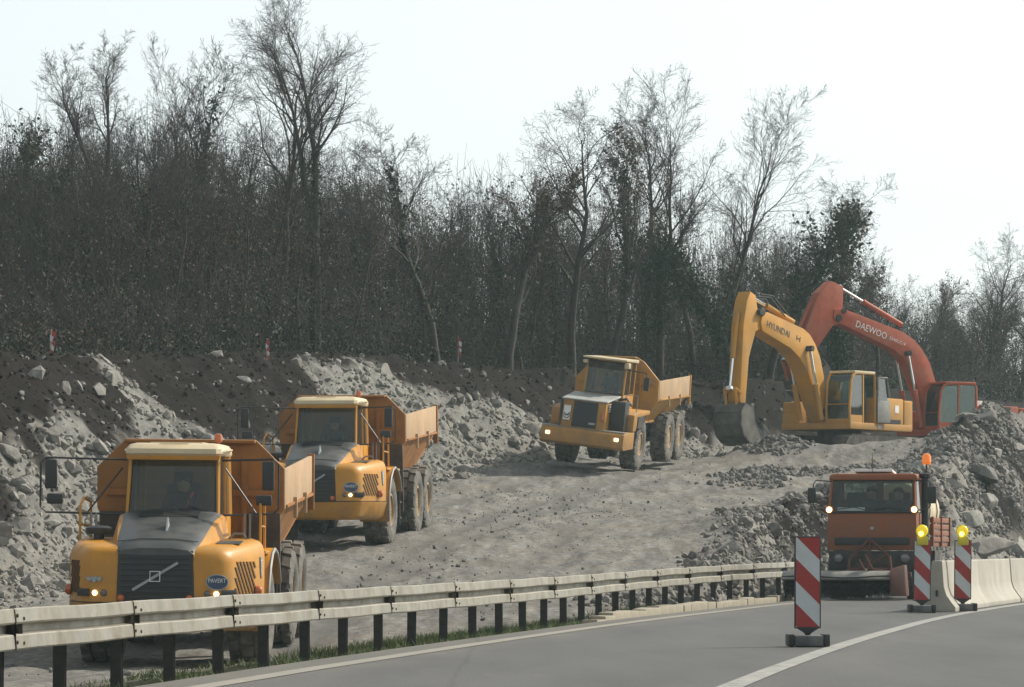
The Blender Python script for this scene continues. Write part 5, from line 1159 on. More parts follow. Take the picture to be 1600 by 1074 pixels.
# ------------------------------------------------------------------ orange road sweeper truck
def sweeper(px, Y):
    s_ = FPX / Y; r = empty('sweeper_truck', ((px - 800) / s_, Y, 0.004), (0, 0, math.radians(-13)), 'small orange truck with a front-mounted road brush', 'truck')
    hw = .90
    # cab: front panel, sides, roof; screen panes
    prof = [(-.02, 1.00), (-.06, 1.30), (-.04, 1.72), (.16, 2.40), (.30, 2.46), (1.10, 2.48), (1.14, 2.40), (1.16, 1.0)]
    q = B(); q.hexa([Vector(v) for v in ((-hw, -.02, .98), (hw, -.02, .98), (hw, .10, .98), (-hw, .10, .98), (-hw * .985, -.05, 1.72), (hw * .985, -.05, 1.72), (hw * .985, .06, 1.72), (-hw * .985, .06, 1.72))]); fp = q.build('front_panel', M_org, r, bevel=.03)
    q = B(); q.box((0, -.045, 1.16), (1.50, .03, .15)); q.build('grille_slot', M_blk, fp, bevel=.015)
    q = B(); q.lathe([(.004, -.02), (.035, -.015), (.035, .01)], (0, -.05, 1.42), 'y', 12); q.build('front_emblem', M_badge, fp)
    for s in (-1, 1):
        q = B(); q.hexa([Vector(v) for v in ((s * hw, .10, .98), (s * hw, 1.16, .98), (s * (hw - .05), 1.16, .98), (s * (hw - .05), .10, .98), (s * hw * .985, .06, 1.72), (s * hw * .985, 1.16, 1.72), (s * (hw - .06), 1.16, 1.72), (s * (hw - .06), .06, 1.72))]); q.build('door', M_org, r, bevel=.01)
        q = B(); q.tube([(s * (hw - .05), .0, 1.72), (s * (hw - .09), .20, 2.40)], .05, 6); q.build('cab_pillar', M_org, r)
        q = B(); q.tube([(s * (hw - .05), 1.12, 1.72), (s * (hw - .09), 1.10, 2.42)], .05, 6); q.build('cab_pillar', M_org, r)
        q = B(); q.hexa([Vector(v) for v in ((s * (hw - .04), .08, 1.74), (s * (hw - .04), 1.1, 1.74), (s * (hw - .05), 1.1, 1.74), (s * (hw - .05), .08, 1.74), (s * (hw - .08), .26, 2.40), (s * (hw - .08), 1.08, 2.40), (s * (hw - .09), 1.08, 2.40), (s * (hw - .09), .26, 2.40))]); q.build('side_window', M_glass, r)
        # lit lamps at the lower screen corners with amber rims
        q = B(); q.lathe([(.004, -.05), (.038, -.045), (.058, -.02), (.058, .03)], (s * (hw - .05), -.09, 1.79), 'y', 14); l = q.build('lamp', M_lamp, r)
        q = B(); q.lathe([(.06, -.03), (.085, -.02), (.085, .03), (.06, .03)], (s * (hw - .05), -.09, 1.79), 'y', 14, closed=True); q.build('lamp_rim', M_amber, l)
        q = B(); q.lathe([(.004, -.04), (.08, -.03), (.10, .0), (.10, .04)], (s * .66, -.10, .82), 'y', 14); q.build('headlight', M_lampoff, r)
        # mirrors on arms
        q = B(); X = hw + (.28 if s < 0 else .26)
        q.tube([(s * (hw - .05), .15, 2.36), (s * (X - .05), .0, 2.38), (s * X, -.02, 2.30), (s * X, -.02, 1.86), (s * (X - .06), .0, 1.80), (s * (hw - .03), .10, 1.78)], .013, 5); a = q.build('mirror_arm', M_blk, r)
        q = B(); q.box((s * (X + .03), -.03, 2.08), (.16 if s < 0 else .19, .07, .30 if s < 0 else .34)); q.build('mirror', M_blk, a, bevel=.03)
    q = B(); q.hexa([Vector(v) for v in ((-hw + .07, -.045, 1.73), (hw - .07, -.045, 1.73), (hw - .07, -.035, 1.73), (-hw + .07, -.035, 1.73), (-hw + .11, .165, 2.39), (hw - .11, .165, 2.39), (hw - .11, .175, 2.39), (-hw + .11, .175, 2.39))]); ws = q.build('windscreen', M_glass, r)
    q = B(); q.tube([(-hw + .07, -.05, 1.735), (hw - .07, -.05, 1.735), (hw - .11, .16, 2.39), (-hw + .11, .16, 2.39)], .022, 5, closed=True); q.build('windscreen_seal', M_blk, ws)
    for x in (-.42, .30):
        q = B(); q.tube([(x - .28, -.06, 1.80), (x + .05, -.03, 1.84), (x + .30, -.055, 1.78)], .010, 4); q.build('wiper', M_blk, ws)
    q = B(); q.box((-.42, -.035, 1.80), (.55, .012, .07), Matrix.Rotation(-.29, 3, 'X')); q.build('dash_sheet', M_badge, ws)
    q = B(); q.loft([[Vector((x * (hw - .03) * k, y + (1 - k) * .3, z)) for x, y in ((-1, .12), (1, .12), (1, 1.16), (-1, 1.16))] for k, z in ((1.0, 2.38), (1.02, 2.42), (1.0, 2.48), (.93, 2.51))]); roof = q.build('cab_roof', M_org, r, bevel=.02)
    q = B(); q.box((-.02, .62, 2.545), (.76, .62, .05), Matrix.Rotation(-.10, 3, 'X')); q.box((0.0, .62, 2.57), (.03, .62, .03), Matrix.Rotation(-.10, 3, 'X')); q.build('roof_hatch', M_white, roof, bevel=.012)
    q = B(); q.box((.62, .5, 2.525), (.22, .3, .03)); q.build('roof_vent', M_badge, roof, bevel=.01)
    q = B(); q.tube([(-.02, .2, 2.48), (-.03, .2, 2.92)], .008, 4); q.build('antenna', M_blk, roof)
    # rear wall of the cab with two windows
    for x in (-.40, .40):
        q = B(); q.box((x, 1.14, 2.17), (.62, .012, .34)); q.build('rear_window', M_glass, r)
    q = B(); q.box((0, 1.14, 1.55), (1.7, .03, .88)); q.box((0, 1.14, 2.38), (1.7, .03, .10)); q.box((0, 1.14, 2.17), (.16, .03, .40)); q.box((-.78, 1.14, 2.17), (.12, .03, .40)); q.box((.78, 1.14, 2.17), (.12, .03, .40)); q.build('cab_back', M_org, r)
    q = B(); q.box((0, .14, 1.70), (1.6, .22, .18)); q.build('dashboard', M_inter, r, bevel=.03)
    for x in (-.42, .42):
        q = B(); q.box((x, .72, 1.42), (.46, .44, .14)); q.box((x, .98, 1.80), (.44, .12, .70)); q.build('seat', M_inter, r, bevel=.03)
    q = B(); q.tube([(.42 + .2 * math.cos(t), .36 + .14 * math.sin(t), 1.82 + .13 * math.sin(t)) for t in [2 * math.pi * k / 16 for k in range(16)]], .015, 5, closed=True); q.build('steering_wheel', M_blk, r)
    # exhaust stack / snorkel beside the cab, with flashing beacon above
    q = B(); q.cyl((.985, .55, 1.15), (.985, .55, 2.44), .075, .075, 12); q.lathe([(.08, 0), (.12, .02), (.12, .09), (.05, .11), (.01, .11)], (.985, .55, 2.42), 'z', 16); q.build('intake_stack', M_blk, r)
    q = B(); q.tube([(.98, .75, 2.35), (.99, .75, 2.70)], .02, 6); bp_ = q.build('beacon_pole', M_blk, r)
    q = B(); q.lathe([(.085, 0), (.09, .03), (.085, .16), (.06, .21), (.01, .22)], (.99, .75, 2.70), 'z', 16); q.build('beacon_lens', mat('orange_beacon', (.75, .16, .02), .25, var=.1, emit=((1, .25, .02), .35)), bp_)
    # chassis, bumper, dark lower front
    q = B(); q.box((0, .05, .76), (1.74, .22, .42)); q.build('bumper', M_blk, r, bevel=.04)
    q = B(); q.box((0, 2.2, .75), (.9, 4.6, .30)); q.build('chassis', M_dark, r, bevel=.02)
    for y in (.75, 3.4):
        for s in (-1, 1): wheel(r, Matrix.Translation((s * .78, y, .47)) @ Matrix.Scale(.47 / .8, 4), y, )
        q = B(); q.cyl((-.8, y, .47), (.8, y, .47), .08, .08, 8); q.build('axle', M_dark, r)
    # platform body with slatted drop sides and pale tank
    q = B(); q.box((0, 2.85, 1.10), (2.0, 3.0, .10)); q.build('platform', M_org, r, bevel=.01)
    for s in (-1, 1):
        for k in range(4):
            q = B(); q.box((s * 1.0, 2.85, 1.20 + k * .13), (.05, 2.96, .10)); q.build('side_slat', M_org, r, bevel=.012)
        for y in (1.40, 2.85, 4.3): q = B(); q.box((s * 1.03, y, 1.36), (.05, .06, .60)); q.build('side_stake', M_org, r)
        q = B(); q.box((s * .98, 2.2, .80), (.10, .8, .35)); q.build('mud_flap', M_dark, r)
    q = B(); q.lathe([(.01, 0), (.40, .03), (.58, .12), (.62, .25), (.62, 2.2), (.56, 2.4), (.01, 2.45)], (.28, 1.5, 1.78), 'y', 28); tk = q.build('water_tank', M_cream, r)
    for y in (2.0, 3.2): q = B(); q.lathe([(.625, -.03), (.64, -.03), (.64, .03), (.625, .03)], (.28, y, 1.78), 'y', 28, closed=True); q.build('tank_strap', M_grey, tk)
    # lifting frame and brush
    M_lk = mat('dark_red_frame', (.085, .026, .02), .7, var=.25, dirt=((.07, .055, .045), .7), dscale=4)
    q = B(); q.tube([(-.05, -.18, 1.18), (-.38, -.45, .82), (-.42, -.55, .50)], .035, 6); q.tube([(.0, -.18, 1.18), (.40, -.45, .85), (.45, -.55, .50)], .035, 6); q.tube([(-.42, -.5, .60), (.45, -.5, .60)], .04, 6); q.tube([(-.02, -.15, 1.2), (-.02, -.5, .55)], .03, 6); q.tube([(-.2, -.5, .62), (.3, -.25, .86)], .028, 6); q.build('lift_frame', M_lk, r)
    q = B(); q.box((.1, -.55, .50), (1.5, .10, .10)); q.box((.62, -.60, .48), (.2, .2, .24)); q.box((-.3, -.60, .5), (.16, .16, .2)); q.build('brush_carrier', M_lk, r, bevel=.015)
    q = B(); q.tube([(-.1, -.3, .9), (.1, -.66, .62), (.5, -.68, .56), (.68, -.62, .60)], .016, 5); q.tube([(-.2, -.4, .8), (-.05, -.7, .6), (-.02, -.7, .45)], .016, 5); q.build('hose', mat('pink_hose', (.22, .09, .07), .5), r)
    q = B(); q.tube([(-.02, -.72, .50), (-.02, -.72, .62)], .02, 6); q.build('coupling', M_steel, r)
    xa, xb, yb_ = -1.62, .52, -.98
    hd = []
    for x in (xa, xb):
        hd.append([Vector((x, yb_ + .36 * math.cos(t), .34 + .24 * math.sin(t))) for t in [math.radians(20 + 140 * k / 8) for k in range(9)]] + [Vector((x, yb_ + .32 * math.cos(t), .32 + .21 * math.sin(t))) for t in [math.radians(160 - 140 * k / 8) for k in range(9)]])
    q = B(); q.loft(hd); hood = q.build('brush_hood', M_grey, r, smooth=40)
    q = B(); q.tube([(xa + (xb - xa) * k / 10, yb_ - .30 - .005 * k, .46 + .02 * math.sin(k * .8)) for k in range(11)], .014, 5); q.build('hood_hose', M_blk, hood)
    q = B(); q.hexa([Vector(v) for v in ((xb + .02, yb_ - .42, .08), (xb + .30, yb_ - .10, .08), (xb + .30, yb_ + .36, .08), (xb + .02, yb_ + .36, .08), (xb + .02, yb_ - .36, .62), (xb + .26, yb_ - .10, .70), (xb + .26, yb_ + .30, .70), (xb + .02, yb_ + .30, .62))]); q.build('brush_drive', M_lk, r, bevel=.02)
    # the roller: core with thousands of bristles
    q = B(); q.cyl((xa, yb_, .30), (xb, yb_, .30), .12, .12, 14); core = q.build('brush_core', M_blk, r)
    rr = np.random.RandomState(5); n = 5200; X = rr.uniform(xa + .02, xb - .02, n); A = rr.uniform(0, 2 * np.pi, n); L = np.minimum(rr.uniform(.275, .31, n), np.where(np.sin(A) < -.7, .285, .31)); w_ = .006
    c_, s2 = np.cos(A), np.sin(A); J = rr.normal(0, .02, n)
    vs = np.stack([np.stack([X, yb_ + .1 * c_ + w_ * s2, .30 + .1 * s2 - w_ * c_], 1), np.stack([X, yb_ + .1 * c_ - w_ * s2, .30 + .1 * s2 + w_ * c_], 1), np.stack([X + J, yb_ + L * c_, .30 + L * s2], 1), np.stack([X + .012, yb_ + .1 * c_, .30 + .1 * s2], 1)], 1).reshape(-1, 3)
    i4 = np.arange(n)[:, None] * 4; fs = np.concatenate([i4 + np.array([[0, 1, 2]]), i4 + np.array([[1, 3, 2]]), i4 + np.array([[3, 0, 2]])])
    o = mesh_obj('bristles', vs, fs, mat('bristle', (.035, .035, .033), .8, var=.3), r); o['kind'] = 'stuff'
    bpy.context.view_layer.update()
    driver(r.matrix_world @ Matrix.Translation((.42, .76, 1.40)), 'person in dark clothes driving the orange sweeper truck')
    driver(r.matrix_world @ Matrix.Translation((-.10, .80, 1.42)), 'person in dark clothes riding in the middle of the orange truck cab', lean=-.03)
    return r
sweeper(1363, 79.0)
bx_ = at(1540, 862, 113.5); boulder(bx_.x, bx_.y, 0.95, 'large rounded pale boulder behind the concrete barrier', k=1, z=float(ground_z(bx_.x, bx_.y)) + .35, sq=(1.1, .8, .85))
# ------------------------------------------------------------------ trees
M_bark = mat('grey_brown_bark', (0.042, 0.036, 0.031), 0.95, var=0.5, scale=4, bump=0.5, bscale=18)
M_twig = mat('twig_bark', (0.046, 0.038, 0.032), 0.95, var=0.35, scale=2)
def leaf_mat(name, c, var=.5):
    m = mat(name, c, 0.75, var=var, scale=1.3, spec=0.35); return m
M_ivy = mat('ivy_leaf', (0.022, 0.042, 0.016), 0.7, var=.5, scale=1.3, spec=.2); M_dead = leaf_mat('dead_oak_leaf', (0.088, 0.058, 0.040)); M_olive = leaf_mat('winter_bramble_leaf', (0.044, 0.048, 0.033))

def tree_segments(seed, H, spread=0.5, fork=None, lean=0.0, first=0.35, r0=0.16, dens=1.0, upright=0.5, levels=4):
    """polylines of a bare broadleaf tree: list of (points, radii, level)"""
    R = random.Random(seed); out = []
    def grow(p, d, L, r, lev, nseg):
        pts = [p.copy()]; rs_ = [r]; q = p.copy(); dd = d.normalized()
        wob = 0.10 if lev == 0 else 0.20
        for i in range(nseg):
            dd = (dd + Vector((R.gauss(0, wob), R.gauss(0, wob), R.gauss(0, wob * .6))) + Vector((0, 0, upright * (0.05 if lev == 0 else .17 if lev == 1 else .05)))).normalized()
            q = q + dd * (L / nseg); pts.append(q.copy())
            tp = (i + 1) / nseg; end = .10 if lev == 0 else .14
            rs_.append(max(r * (1 - (1 - end) * tp), .0045))
        out.append((pts, rs_, lev))
        if lev >= levels: return
        n = [int(14 * dens), int(10 * dens), int(8 * dens), 2][min(lev, 3)]
        for k in range(max(n, 2)):
            t = (first + (1 - first) * (k + R.random()) / n) if lev == 0 else (.22 + .78 * (k + R.random()) / n)
            t = min(t, .995); i = min(int(t * nseg), nseg - 1); f = t * nseg - i
            b = pts[i].lerp(pts[i + 1], f); ax = (pts[i + 1] - pts[i]).normalized()
            a = R.uniform(0, 2 * math.pi); o = ax.orthogonal().normalized(); o = (Matrix.Rotation(a, 3, ax) @ o)
            ang = spread * R.uniform(.65, 1.25) * [1.0, 1.1, 1.2, 1.3][min(lev, 3)]
            cd = ax * math.cos(ang) + o * math.sin(ang); rr = (rs_[i] * (1 - f) + rs_[i + 1] * f)
            cl = L * ([.48, .50, .52, .5][min(lev, 3)]) * (1.1 - .55 * t if lev == 0 else 1.0 - .35 * t) * R.uniform(.7, 1.15)
            grow(b, cd, cl, min(rr * .62, r * .5), lev + 1, [9, 6, 4, 3][min(lev + 1, 3)])
    base = Vector((0, 0, -.2)); d0 = Vector((math.sin(lean), 0, math.cos(lean)))
    if not fork: grow(base, d0, H + .2, r0, 0, 10)
    else:
        fh, angs = fork; top = base + d0 * (fh + .2); out.append(([base, base.lerp(top, .5) + Vector((.05, 0, 0)), top], [r0 * 1.15, r0, r0 * .92], 0))
        for a, ln, rr in angs:
            dv = Vector((math.sin(a), R.uniform(-.15, .15), math.cos(a))); grow(top - d0 * .05, dv, ln, r0 * rr, 0, 9)
    return out
def tubes_np(segs, side):
    vs = []; fs = []; off = 0
    for pts, rs_, lev in segs:
        n = side[min(lev, len(side) - 1)]; P = np.array([p[:] for p in pts]); m = len(P)
        T = np.gradient(P, axis=0); T /= np.linalg.norm(T, axis=1)[:, None] + 1e-9
        ref = np.array([1., 0, 0]) if abs(T[0][0]) < .8 else np.array([0, 1., 0])
        A = ref - T * (T @ ref)[:, None]; A /= np.linalg.norm(A, axis=1)[:, None] + 1e-9; Bv = np.cross(T, A)
        th = 2 * np.pi * np.arange(n) / n
        ring = P[:, None] + np.array(rs_)[:, None, None] * (A[:, None] * np.cos(th)[None, :, None] + Bv[:, None] * np.sin(th)[None, :, None])
        vs.append(ring.reshape(-1, 3)); i = np.arange(m - 1)[:, None] * n; k = np.arange(n)[None]; k2 = (k + 1) % n
        fs.append(np.stack([i + k, i + k2, i + n + k2, i + n + k], -1).reshape(-1, 4) + off); off += m * n
    return np.concatenate(vs), np.concatenate(fs)
def leaf_cards(P, size, seed, name, mt, droop=0.0):
    """leaf-sized bent quads at points P"""
    r = np.random.RandomState(seed); n = len(P); RR = rand_rot(n, r); s = size * r.uniform(.6, 1.4, n)
    shp = np.array([[-.5, 0, 0], [0, -.36, .10], [.55, 0, -.05], [0, .36, .10]])
    Vv = np.einsum('nij,vj->nvi', RR, shp) * s[:, None, None] + P[:, None]
    me = fast_mesh(name, Vv.reshape(-1, 3), np.arange(n)[:, None] * 4 + np.arange(4)[None]); me.materials.append(mt); return me
def along(segs, n, lev_max, r, z0, z1, jit):
    """random points on the branches between two heights"""
    pool = [(np.array(p[i][:]), np.array(p[i + 1][:])) for p, rs_, l in segs if l <= lev_max for i in range(len(p) - 1) if z0 <= p[i][2] <= z1]
    w_ = np.array([np.linalg.norm(b - a) for a, b in pool]); w_ /= w_.sum(); idx = r.choice(len(pool), n, p=w_); t = r.uniform(size=n)
    return np.array([pool[i][0] * (1 - u) + pool[i][1] * u for i, u in zip(idx, t)]) + r.normal(0, jit, (n, 3))
def make_tree(seed, ivy=0, ivy_z=(0, 4), ivy_lev=0, dead=0, dead_z=(1, 6), jit=.13, **kw):
    segs = tree_segments(seed, **kw); r = np.random.RandomState(seed)
    tv, tf = tubes_np([s for s in segs if s[2] <= 1], [8, 5]); cv, cf = tubes_np([s for s in segs if s[2] > 1], [5, 4, 3, 3, 3])
    out = {}
    for nm, v, f, mt in (('trunk', tv, tf, M_bark), ('crown', cv, cf, M_twig)):
        me = fast_mesh(nm, v, f); me.materials.append(mt); me.shade_smooth(); out[nm] = me
    if ivy: out['ivy'] = leaf_cards(along(segs, ivy, ivy_lev, r, *ivy_z, jit), .13, seed, 'ivy', M_ivy)
    if dead: out['dead_leaves'] = leaf_cards(along(segs, dead, 4, r, *dead_z, .07), .10, seed + 1, 'dead_leaves', M_dead)
    return out
def plant_tree(parts, x, y, label, rz=0, sc=1.0, group=None, name='bare_tree', sz=None):
    z = float(ground_z(x, y)); r = empty(name, (x, y, z), (0, 0, rz), label, 'tree', group); r.scale = (sc, sc, sz or sc)
    for nm, me in parts.items(): put(nm, me, r)
    return r
def X_at(px, Y): return (px - 800) * Y / FPX
def top_h(px, py, Y):
    z = float(ground_z(X_at(px, Y), Y)); return CAM_H + (855 - py) * Y / FPX - z
# trees one can tell apart: (px, top py, Y, label, options)
HERO = [
 (492, -60, 125, 'tallest forked tree with ivy on its leaning right stem', dict(fork=(4.6, [(-.03, 8.6, .62), (.30, 9.2, .75)]), r0=.24, spread=.62, ivy=1500, ivy_z=(0, 8), jit=.10, dens=1.05)),
 (428, -30, 128, 'tall slender tree just left of the tallest forked tree', dict(r0=.17, spread=.60, first=.42, lean=.03)),
 (160, 45, 130, 'bare tree with wide Y-shaped crown above the left bank', dict(fork=(5.6, [(-.36, 5.4, .7), (.30, 5.6, .72)]), r0=.16, spread=.55)),
 (262, 50, 133, 'thin upright bare tree right of the wide Y-shaped tree', dict(r0=.12, spread=.42, first=.40)),
 (318, 60, 131, 'thin bare tree midway between the Y-shaped and the tallest trees', dict(r0=.12, spread=.48, first=.4, ivy=500, ivy_z=(3, 8), jit=.16)),
 (30, 170, 128, 'ivy-topped tree at the left edge of the picture', dict(r0=.15, spread=.6, ivy=1500, ivy_z=(2, 7), ivy_lev=1, jit=.2)),
 (95, 150, 136, 'low spreading bare tree between the left edge and the Y-shaped tree', dict(r0=.12, spread=.6)),
 (590, 215, 138, 'low bare tree under the right limbs of the tallest tree', dict(r0=.12, spread=.6, dead=300)),
 (684, 160, 130, 'slim crooked tree standing alone against the sky in the middle', dict(r0=.14, spread=.66, first=.45, ivy=500, ivy_z=(1, 6), jit=.10)),
 (795, 250, 134, 'dark tree with withered brown leaves left of the broad round crown', dict(r0=.15, spread=.45, dead=1500, dead_z=(2, 8))),
 (893, 140, 140, 'broad round-crowned bare tree above the rear dump truck', dict(r0=.17, spread=.78, first=.36, dens=1.15)),
 (952, 190, 143, 'tree with a tuft of withered leaves right of the broad round crown', dict(r0=.15, spread=.35, dead=1400, dead_z=(5, 11), ivy=700, ivy_z=(2, 8))),
 (1030, 120, 146, 'tall tree with ivy-wrapped base and crooked side limb', dict(fork=(4.3, [(-.06, 6.6, .7), (.32, 3.2, .5)]), r0=.17, spread=.5, ivy=2600, ivy_z=(0, 5.2), ivy_lev=1, jit=.22)),
 (1082, 100, 149, 'slender tall tree, the highest right of the middle', dict(r0=.13, spread=.46, first=.42)),
 (1142, 128, 147, 'slender leaning tree right of the highest middle one', dict(r0=.13, spread=.52, first=.40, lean=-.03)),
 (1148, 310, 145, 'thick ivy-covered stem behind the yellow excavator boom', dict(r0=.20, spread=.5, ivy=3000, ivy_z=(0, 7), ivy_lev=1, jit=.25, dens=.7)),
 (1200, 300, 152, 'ivy-hung tree whose limbs spread to the right', dict(r0=.16, spread=.75, lean=.12, ivy=1800, ivy_z=(1, 6), ivy_lev=1, jit=.2)),
 (1308, 268, 156, 'pointed ivy-clad tree above the red excavator boom', dict(r0=.17, spread=.7, first=.35, ivy=3200, ivy_z=(0, 8), ivy_lev=0, jit=.24, upright=.4)),
 (1262, 345, 160, 'small bare tree left of the pointed ivy-clad tree', dict(r0=.12, spread=.5, ivy=600, ivy_z=(1, 6))),
 (1372, 400, 165, 'small leaf-dotted tree right of the pointed ivy-clad tree', dict(r0=.11, spread=.6, dead=900, dead_z=(1, 8))),
 (1440, 415, 190, 'thin distant tree above the red excavator cab', dict(r0=.12, spread=.5, dead=500, dead_z=(1, 8))),
 (1525, 350, 196, 'wide bare tree near the right edge', dict(r0=.17, spread=.75, first=.28, dens=1.15)),
 (1596, 358, 192, 'bare tree cut by the right edge', dict(r0=.15, spread=.7, first=.3, dens=1.1)),
]
for k, (px, py, Y, lab, kw) in enumerate(HERO):
    H = top_h(px, py, Y); f = kw.get('fork')
    parts = make_tree(4000 + k, H=H * .80 if not f else H, **kw)
    # scale so that the topmost twig meets the height seen in the photograph
    zt = max(max(v.co.z for v in parts['crown'].vertices), 1); sz = H / zt
    plant_tree(parts, X_at(px, Y), Y, lab, 0, sc=min(max(sz, .75), 1.25), sz=sz, group='trees of the wood')
# the rest of the wood: copies of a few kinds
KINDS = [make_tree(5000 + k, H=7.0, r0=.10 + .015 * (k % 3), spread=.42 + .07 * (k % 4), first=.3 + .05 * (k % 3), dens=.85, ivy=[0, 500, 0, 900][k % 4], ivy_z=(0, 5), jit=.15, dead=[350, 0, 700, 0][k % 4], dead_z=(1, 6)) for k in range(8)]
KTOP = [max(v.co.z for v in q['crown'].vertices) for q in KINDS]
SKY_X = [-60, 0, 100, 200, 300, 400, 550, 650, 720, 800, 1000, 1100, 1200, 1280, 1340, 1400, 1470, 1600, 1680]
SKY_Y = [200, 205, 185, 150, 135, 150, 215, 255, 260, 250, 275, 300, 310, 345, 380, 425, 430, 400, 390]
rt = random.Random(12)
GRP = [('bare young tree in the left part of the wood, left of the tallest forked tree', 'young trees in the left wood'), ('bare young tree in the wood between the tallest forked tree and the broad round crown', 'young trees in the middle wood'),
       ('bare young tree in the wood behind the excavators', 'young trees in the right wood')]
TZ = [(60, 'at the left edge of the wood'), (160, 'just left of the wide Y-shaped tree'), (260, 'just right of the wide Y-shaped tree'), (370, 'midway between the Y-shaped and the tallest trees'), (492, 'just left of the tallest forked tree'), (600, 'just right of the tallest forked tree'),
      (690, 'left of the slim crooked tree'), (795, 'right of the slim crooked tree'), (893, 'left of the broad round crown'), (1030, 'right of the broad round crown'), (1150, 'behind the slender tall trees'), (1230, 'behind the yellow excavator boom'), (1310, 'left of the pointed ivy-clad tree'),
      (1400, 'right of the pointed ivy-clad tree'), (1500, 'behind the red excavator cab'), (9999, 'at the right edge of the wood')]
for i in range(245):
    px = -40 + (i + rt.random()) * 1700 / 130 if i < 130 else (rt.uniform(-40, 1260) if i < 195 else rt.uniform(1180, 1660))
    base = np.interp(px, [0, 400, 800, 1200, 1400, 1600], [124, 124, 133, 150, 170, 186]); Y = float(base) + (rt.random() ** 1.3 * 34 if i % 4 else -rt.uniform(1, 8))
    x = X_at(px, Y)
    if float(bank_h(x, Y)) < 1.25: continue
    py = np.interp(px, SKY_X, SKY_Y) + rt.random() ** 1.2 * (115 if px < 1350 else 80); H = top_h(px, py, Y)
    if H < 2: continue
    k = rt.randrange(8); sz = H / KTOP[k]; g = GRP[0 if px < 492 else 1 if px < 1030 else 2]; lab = zone(px, [q[0] for q in TZ], [q[1] for q in TZ])
    plant_tree(KINDS[k], x, Y, ('taller' if H > 6.5 else 'lower') + ' young bare tree ' + lab, rt.uniform(0, 6.28), sc=min(max(sz, .6), 1.15), sz=sz, group=g[1], name='young_tree')

# ------------------------------------------------------------------ undergrowth: nobody could count it
ru = np.random.RandomState(33)
def under(n, seed):
    px = ru.uniform(-60, 1680, n); b = np.interp(px, [0, 400, 800, 1200, 1400, 1600], [101, 112, 128, 146, 165, 180]); Y = b + ru.uniform(0, 1, n) ** 1.0 * np.interp(px, [0, 800], [60, 44])
    X = (px - 800) * Y / FPX; h = bank_h(X, Y); k = h > 1.18
    return px[k], X[k], Y[k]
def top_of(px, X, Y):
    """how high the thicket stands, uneven from place to place"""
    t = np.interp(px, [-60, 0, 200, 400, 600, 760, 900, 1050, 1200, 1300, 1400, 1500, 1700], [3.8, 3.8, 4.6, 4.4, 3.6, 4.2, 4.6, 4.4, 4.6, 3.6, 2.6, 2.6, 2.8])
    b = np.interp(px, [0, 400, 800, 1200, 1400, 1600], [101, 112, 128, 146, 165, 180])
    return (t * (.45 + .75 * vn(X * .45, Y * .45, 61)) + .8) * np.interp(Y - b, [0, 6, 20], [.12, .4, 1.0])
for nm, n, mt, size, lab in (('bramble_thicket', 90000, M_olive, .10, 'dark tangled bramble and brush under the trees'), ('dead_leaf_thicket', 90000, M_dead, .085, 'brown withered leaves hanging in the lower wood'), ('ivy_thicket', 80000, M_ivy, .10, 'dark green ivy filling the lower wood')):
    px, X, Y = under(n, 0); T = top_of(px, X, Y); u = ru.uniform(0, 1, len(X))
    pw = {'bramble_thicket': 1.5, 'dead_leaf_thicket': .85, 'ivy_thicket': 1.1}[nm]
    Z = ground_z(X, Y, False) + .05 + T * u ** pw * {'bramble_thicket': .8, 'dead_leaf_thicket': 1.25, 'ivy_thicket': 1.0}[nm]
    den = vn(X * .7 + 9, Y * .7 + Z * .6, {'bramble_thicket': 71, 'dead_leaf_thicket': 72, 'ivy_thicket': 73}[nm]); gx_ = np.interp(px, [0, 500, 850, 1000, 1350, 1600], [.35, .45, .8, 1.0, 1.0, .8]) * (.55 + .9 * vn(X * .22, Y * .1, 83)); k = den * {'bramble_thicket': 1.0, 'dead_leaf_thicket': 1.35 - .6 * gx_, 'ivy_thicket': .45 + .75 * gx_}[nm] > ru.uniform(.05, .75, len(X))
    P = np.stack([X, Y, Z], 1)[k]
    o = bpy.data.objects.new(nm, leaf_cards(P, size, 3, nm, mt)); COL.objects.link(o); tag(o, lab, 'undergrowth', kind='stuff')
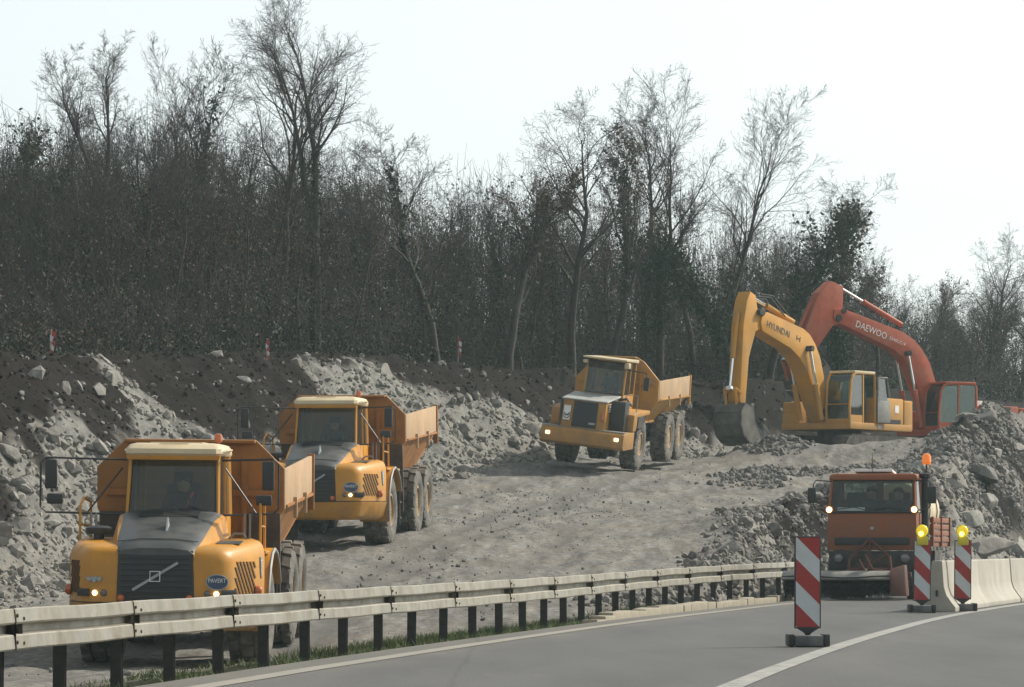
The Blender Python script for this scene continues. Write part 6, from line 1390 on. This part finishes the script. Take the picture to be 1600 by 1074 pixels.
# thin stems
px, X, Y = under(6500, 1); Z = ground_z(X, Y, False); T = top_of(px, X, Y) * ru.uniform(.5, 1.5, len(X)); segs = []
for x, y, z, t in zip(X, Y, Z, T):
    l1, l2 = ru.normal(0, .10, 2); segs.append(([Vector((x, y, z - .1)), Vector((x + l1 * t * .4, y, z + t * .5)), Vector((x + (l1 + l2 * .5) * t, y + .05, z + t))], [.018, .013, .006], 2))
    for q in range(4):
        f = ru.uniform(.3, .95); a, b_ = ru.normal(0, .35, 2); p0 = Vector((x + l1 * t * .8 * f, y, z + t * f)); segs.append(([p0, p0 + Vector((a * .8, b_ * .5, .35)), p0 + Vector((a * 1.5, b_, .75))], [.008, .006, .004], 3))
v, f = tubes_np(segs, [4, 4, 3, 3]); o = mesh_obj('sapling_stems', v, f, M_twig); tag(o, 'thin upright stems crowding the lower wood', 'undergrowth', kind='stuff')

# ------------------------------------------------------------------ grass on the verge, twigs in the soil
rg = np.random.RandomState(8); n = 42000; Y = 26 + 60 * rg.uniform(0, 1, n); X = edge_x(Y) - rg.uniform(.5, 2.5, n)
k = (vn(X * 1.4, Y * .8, 91) + .45 * np.exp(-((Y - 55) / 8) ** 2) > rg.uniform(.3, .95, n)) & (np.abs(X) < Y * .14); X, Y = X[k], Y[k]; n = len(X)
Z = ground_z(X, Y); hgt = rg.uniform(.04, .11, n) * (.6 + .8 * vn(X * .8, Y * .8, 92)); a = rg.uniform(0, 6.28, n); lx, ly = rg.normal(0, .05, n), rg.normal(0, .05, n); w_ = .008
vs = np.stack([np.stack([X - w_ * np.cos(a), Y - w_ * np.sin(a), Z - .01], 1), np.stack([X + w_ * np.cos(a), Y + w_ * np.sin(a), Z - .01], 1), np.stack([X + lx, Y + ly, Z + hgt], 1)], 1).reshape(-1, 3)
gm = mat('verge_grass', (.075, .11, .028), .7, var=.5, scale=.8, dirt=((.20, .17, .08), .6), dscale=1.2, dlo=.5)
o = mesh_obj('verge_grass', vs, np.arange(n)[:, None] * 3 + np.arange(3)[None], gm); tag(o, 'short green grass along the foot of the guardrail', 'grass', kind='stuff')

# ------------------------------------------------------------------ haze: dusty air through which the wood fades
hz = B(); hz.box((10, 180, 16), (680, 520, 40)); ho = hz.build('haze', M_white, None, smooth=0); ho.data.materials.clear()
hm = bpy.data.materials.new('haze_air'); hm.use_nodes = True; nt = hm.node_tree; nt.nodes.remove(nt.nodes['Principled BSDF'])
pv = N(nt, 'ShaderNodeVolumePrincipled'); pv.inputs['Color'].default_value = (.70, .92, .95, 1); pv.inputs['Density'].default_value = 0.00034; pv.inputs['Anisotropy'].default_value = 0.2
nt.links.new(pv.outputs[0], nt.nodes['Material Output'].inputs['Volume']); ho.data.materials.append(hm); tag(ho, kind='stuff')
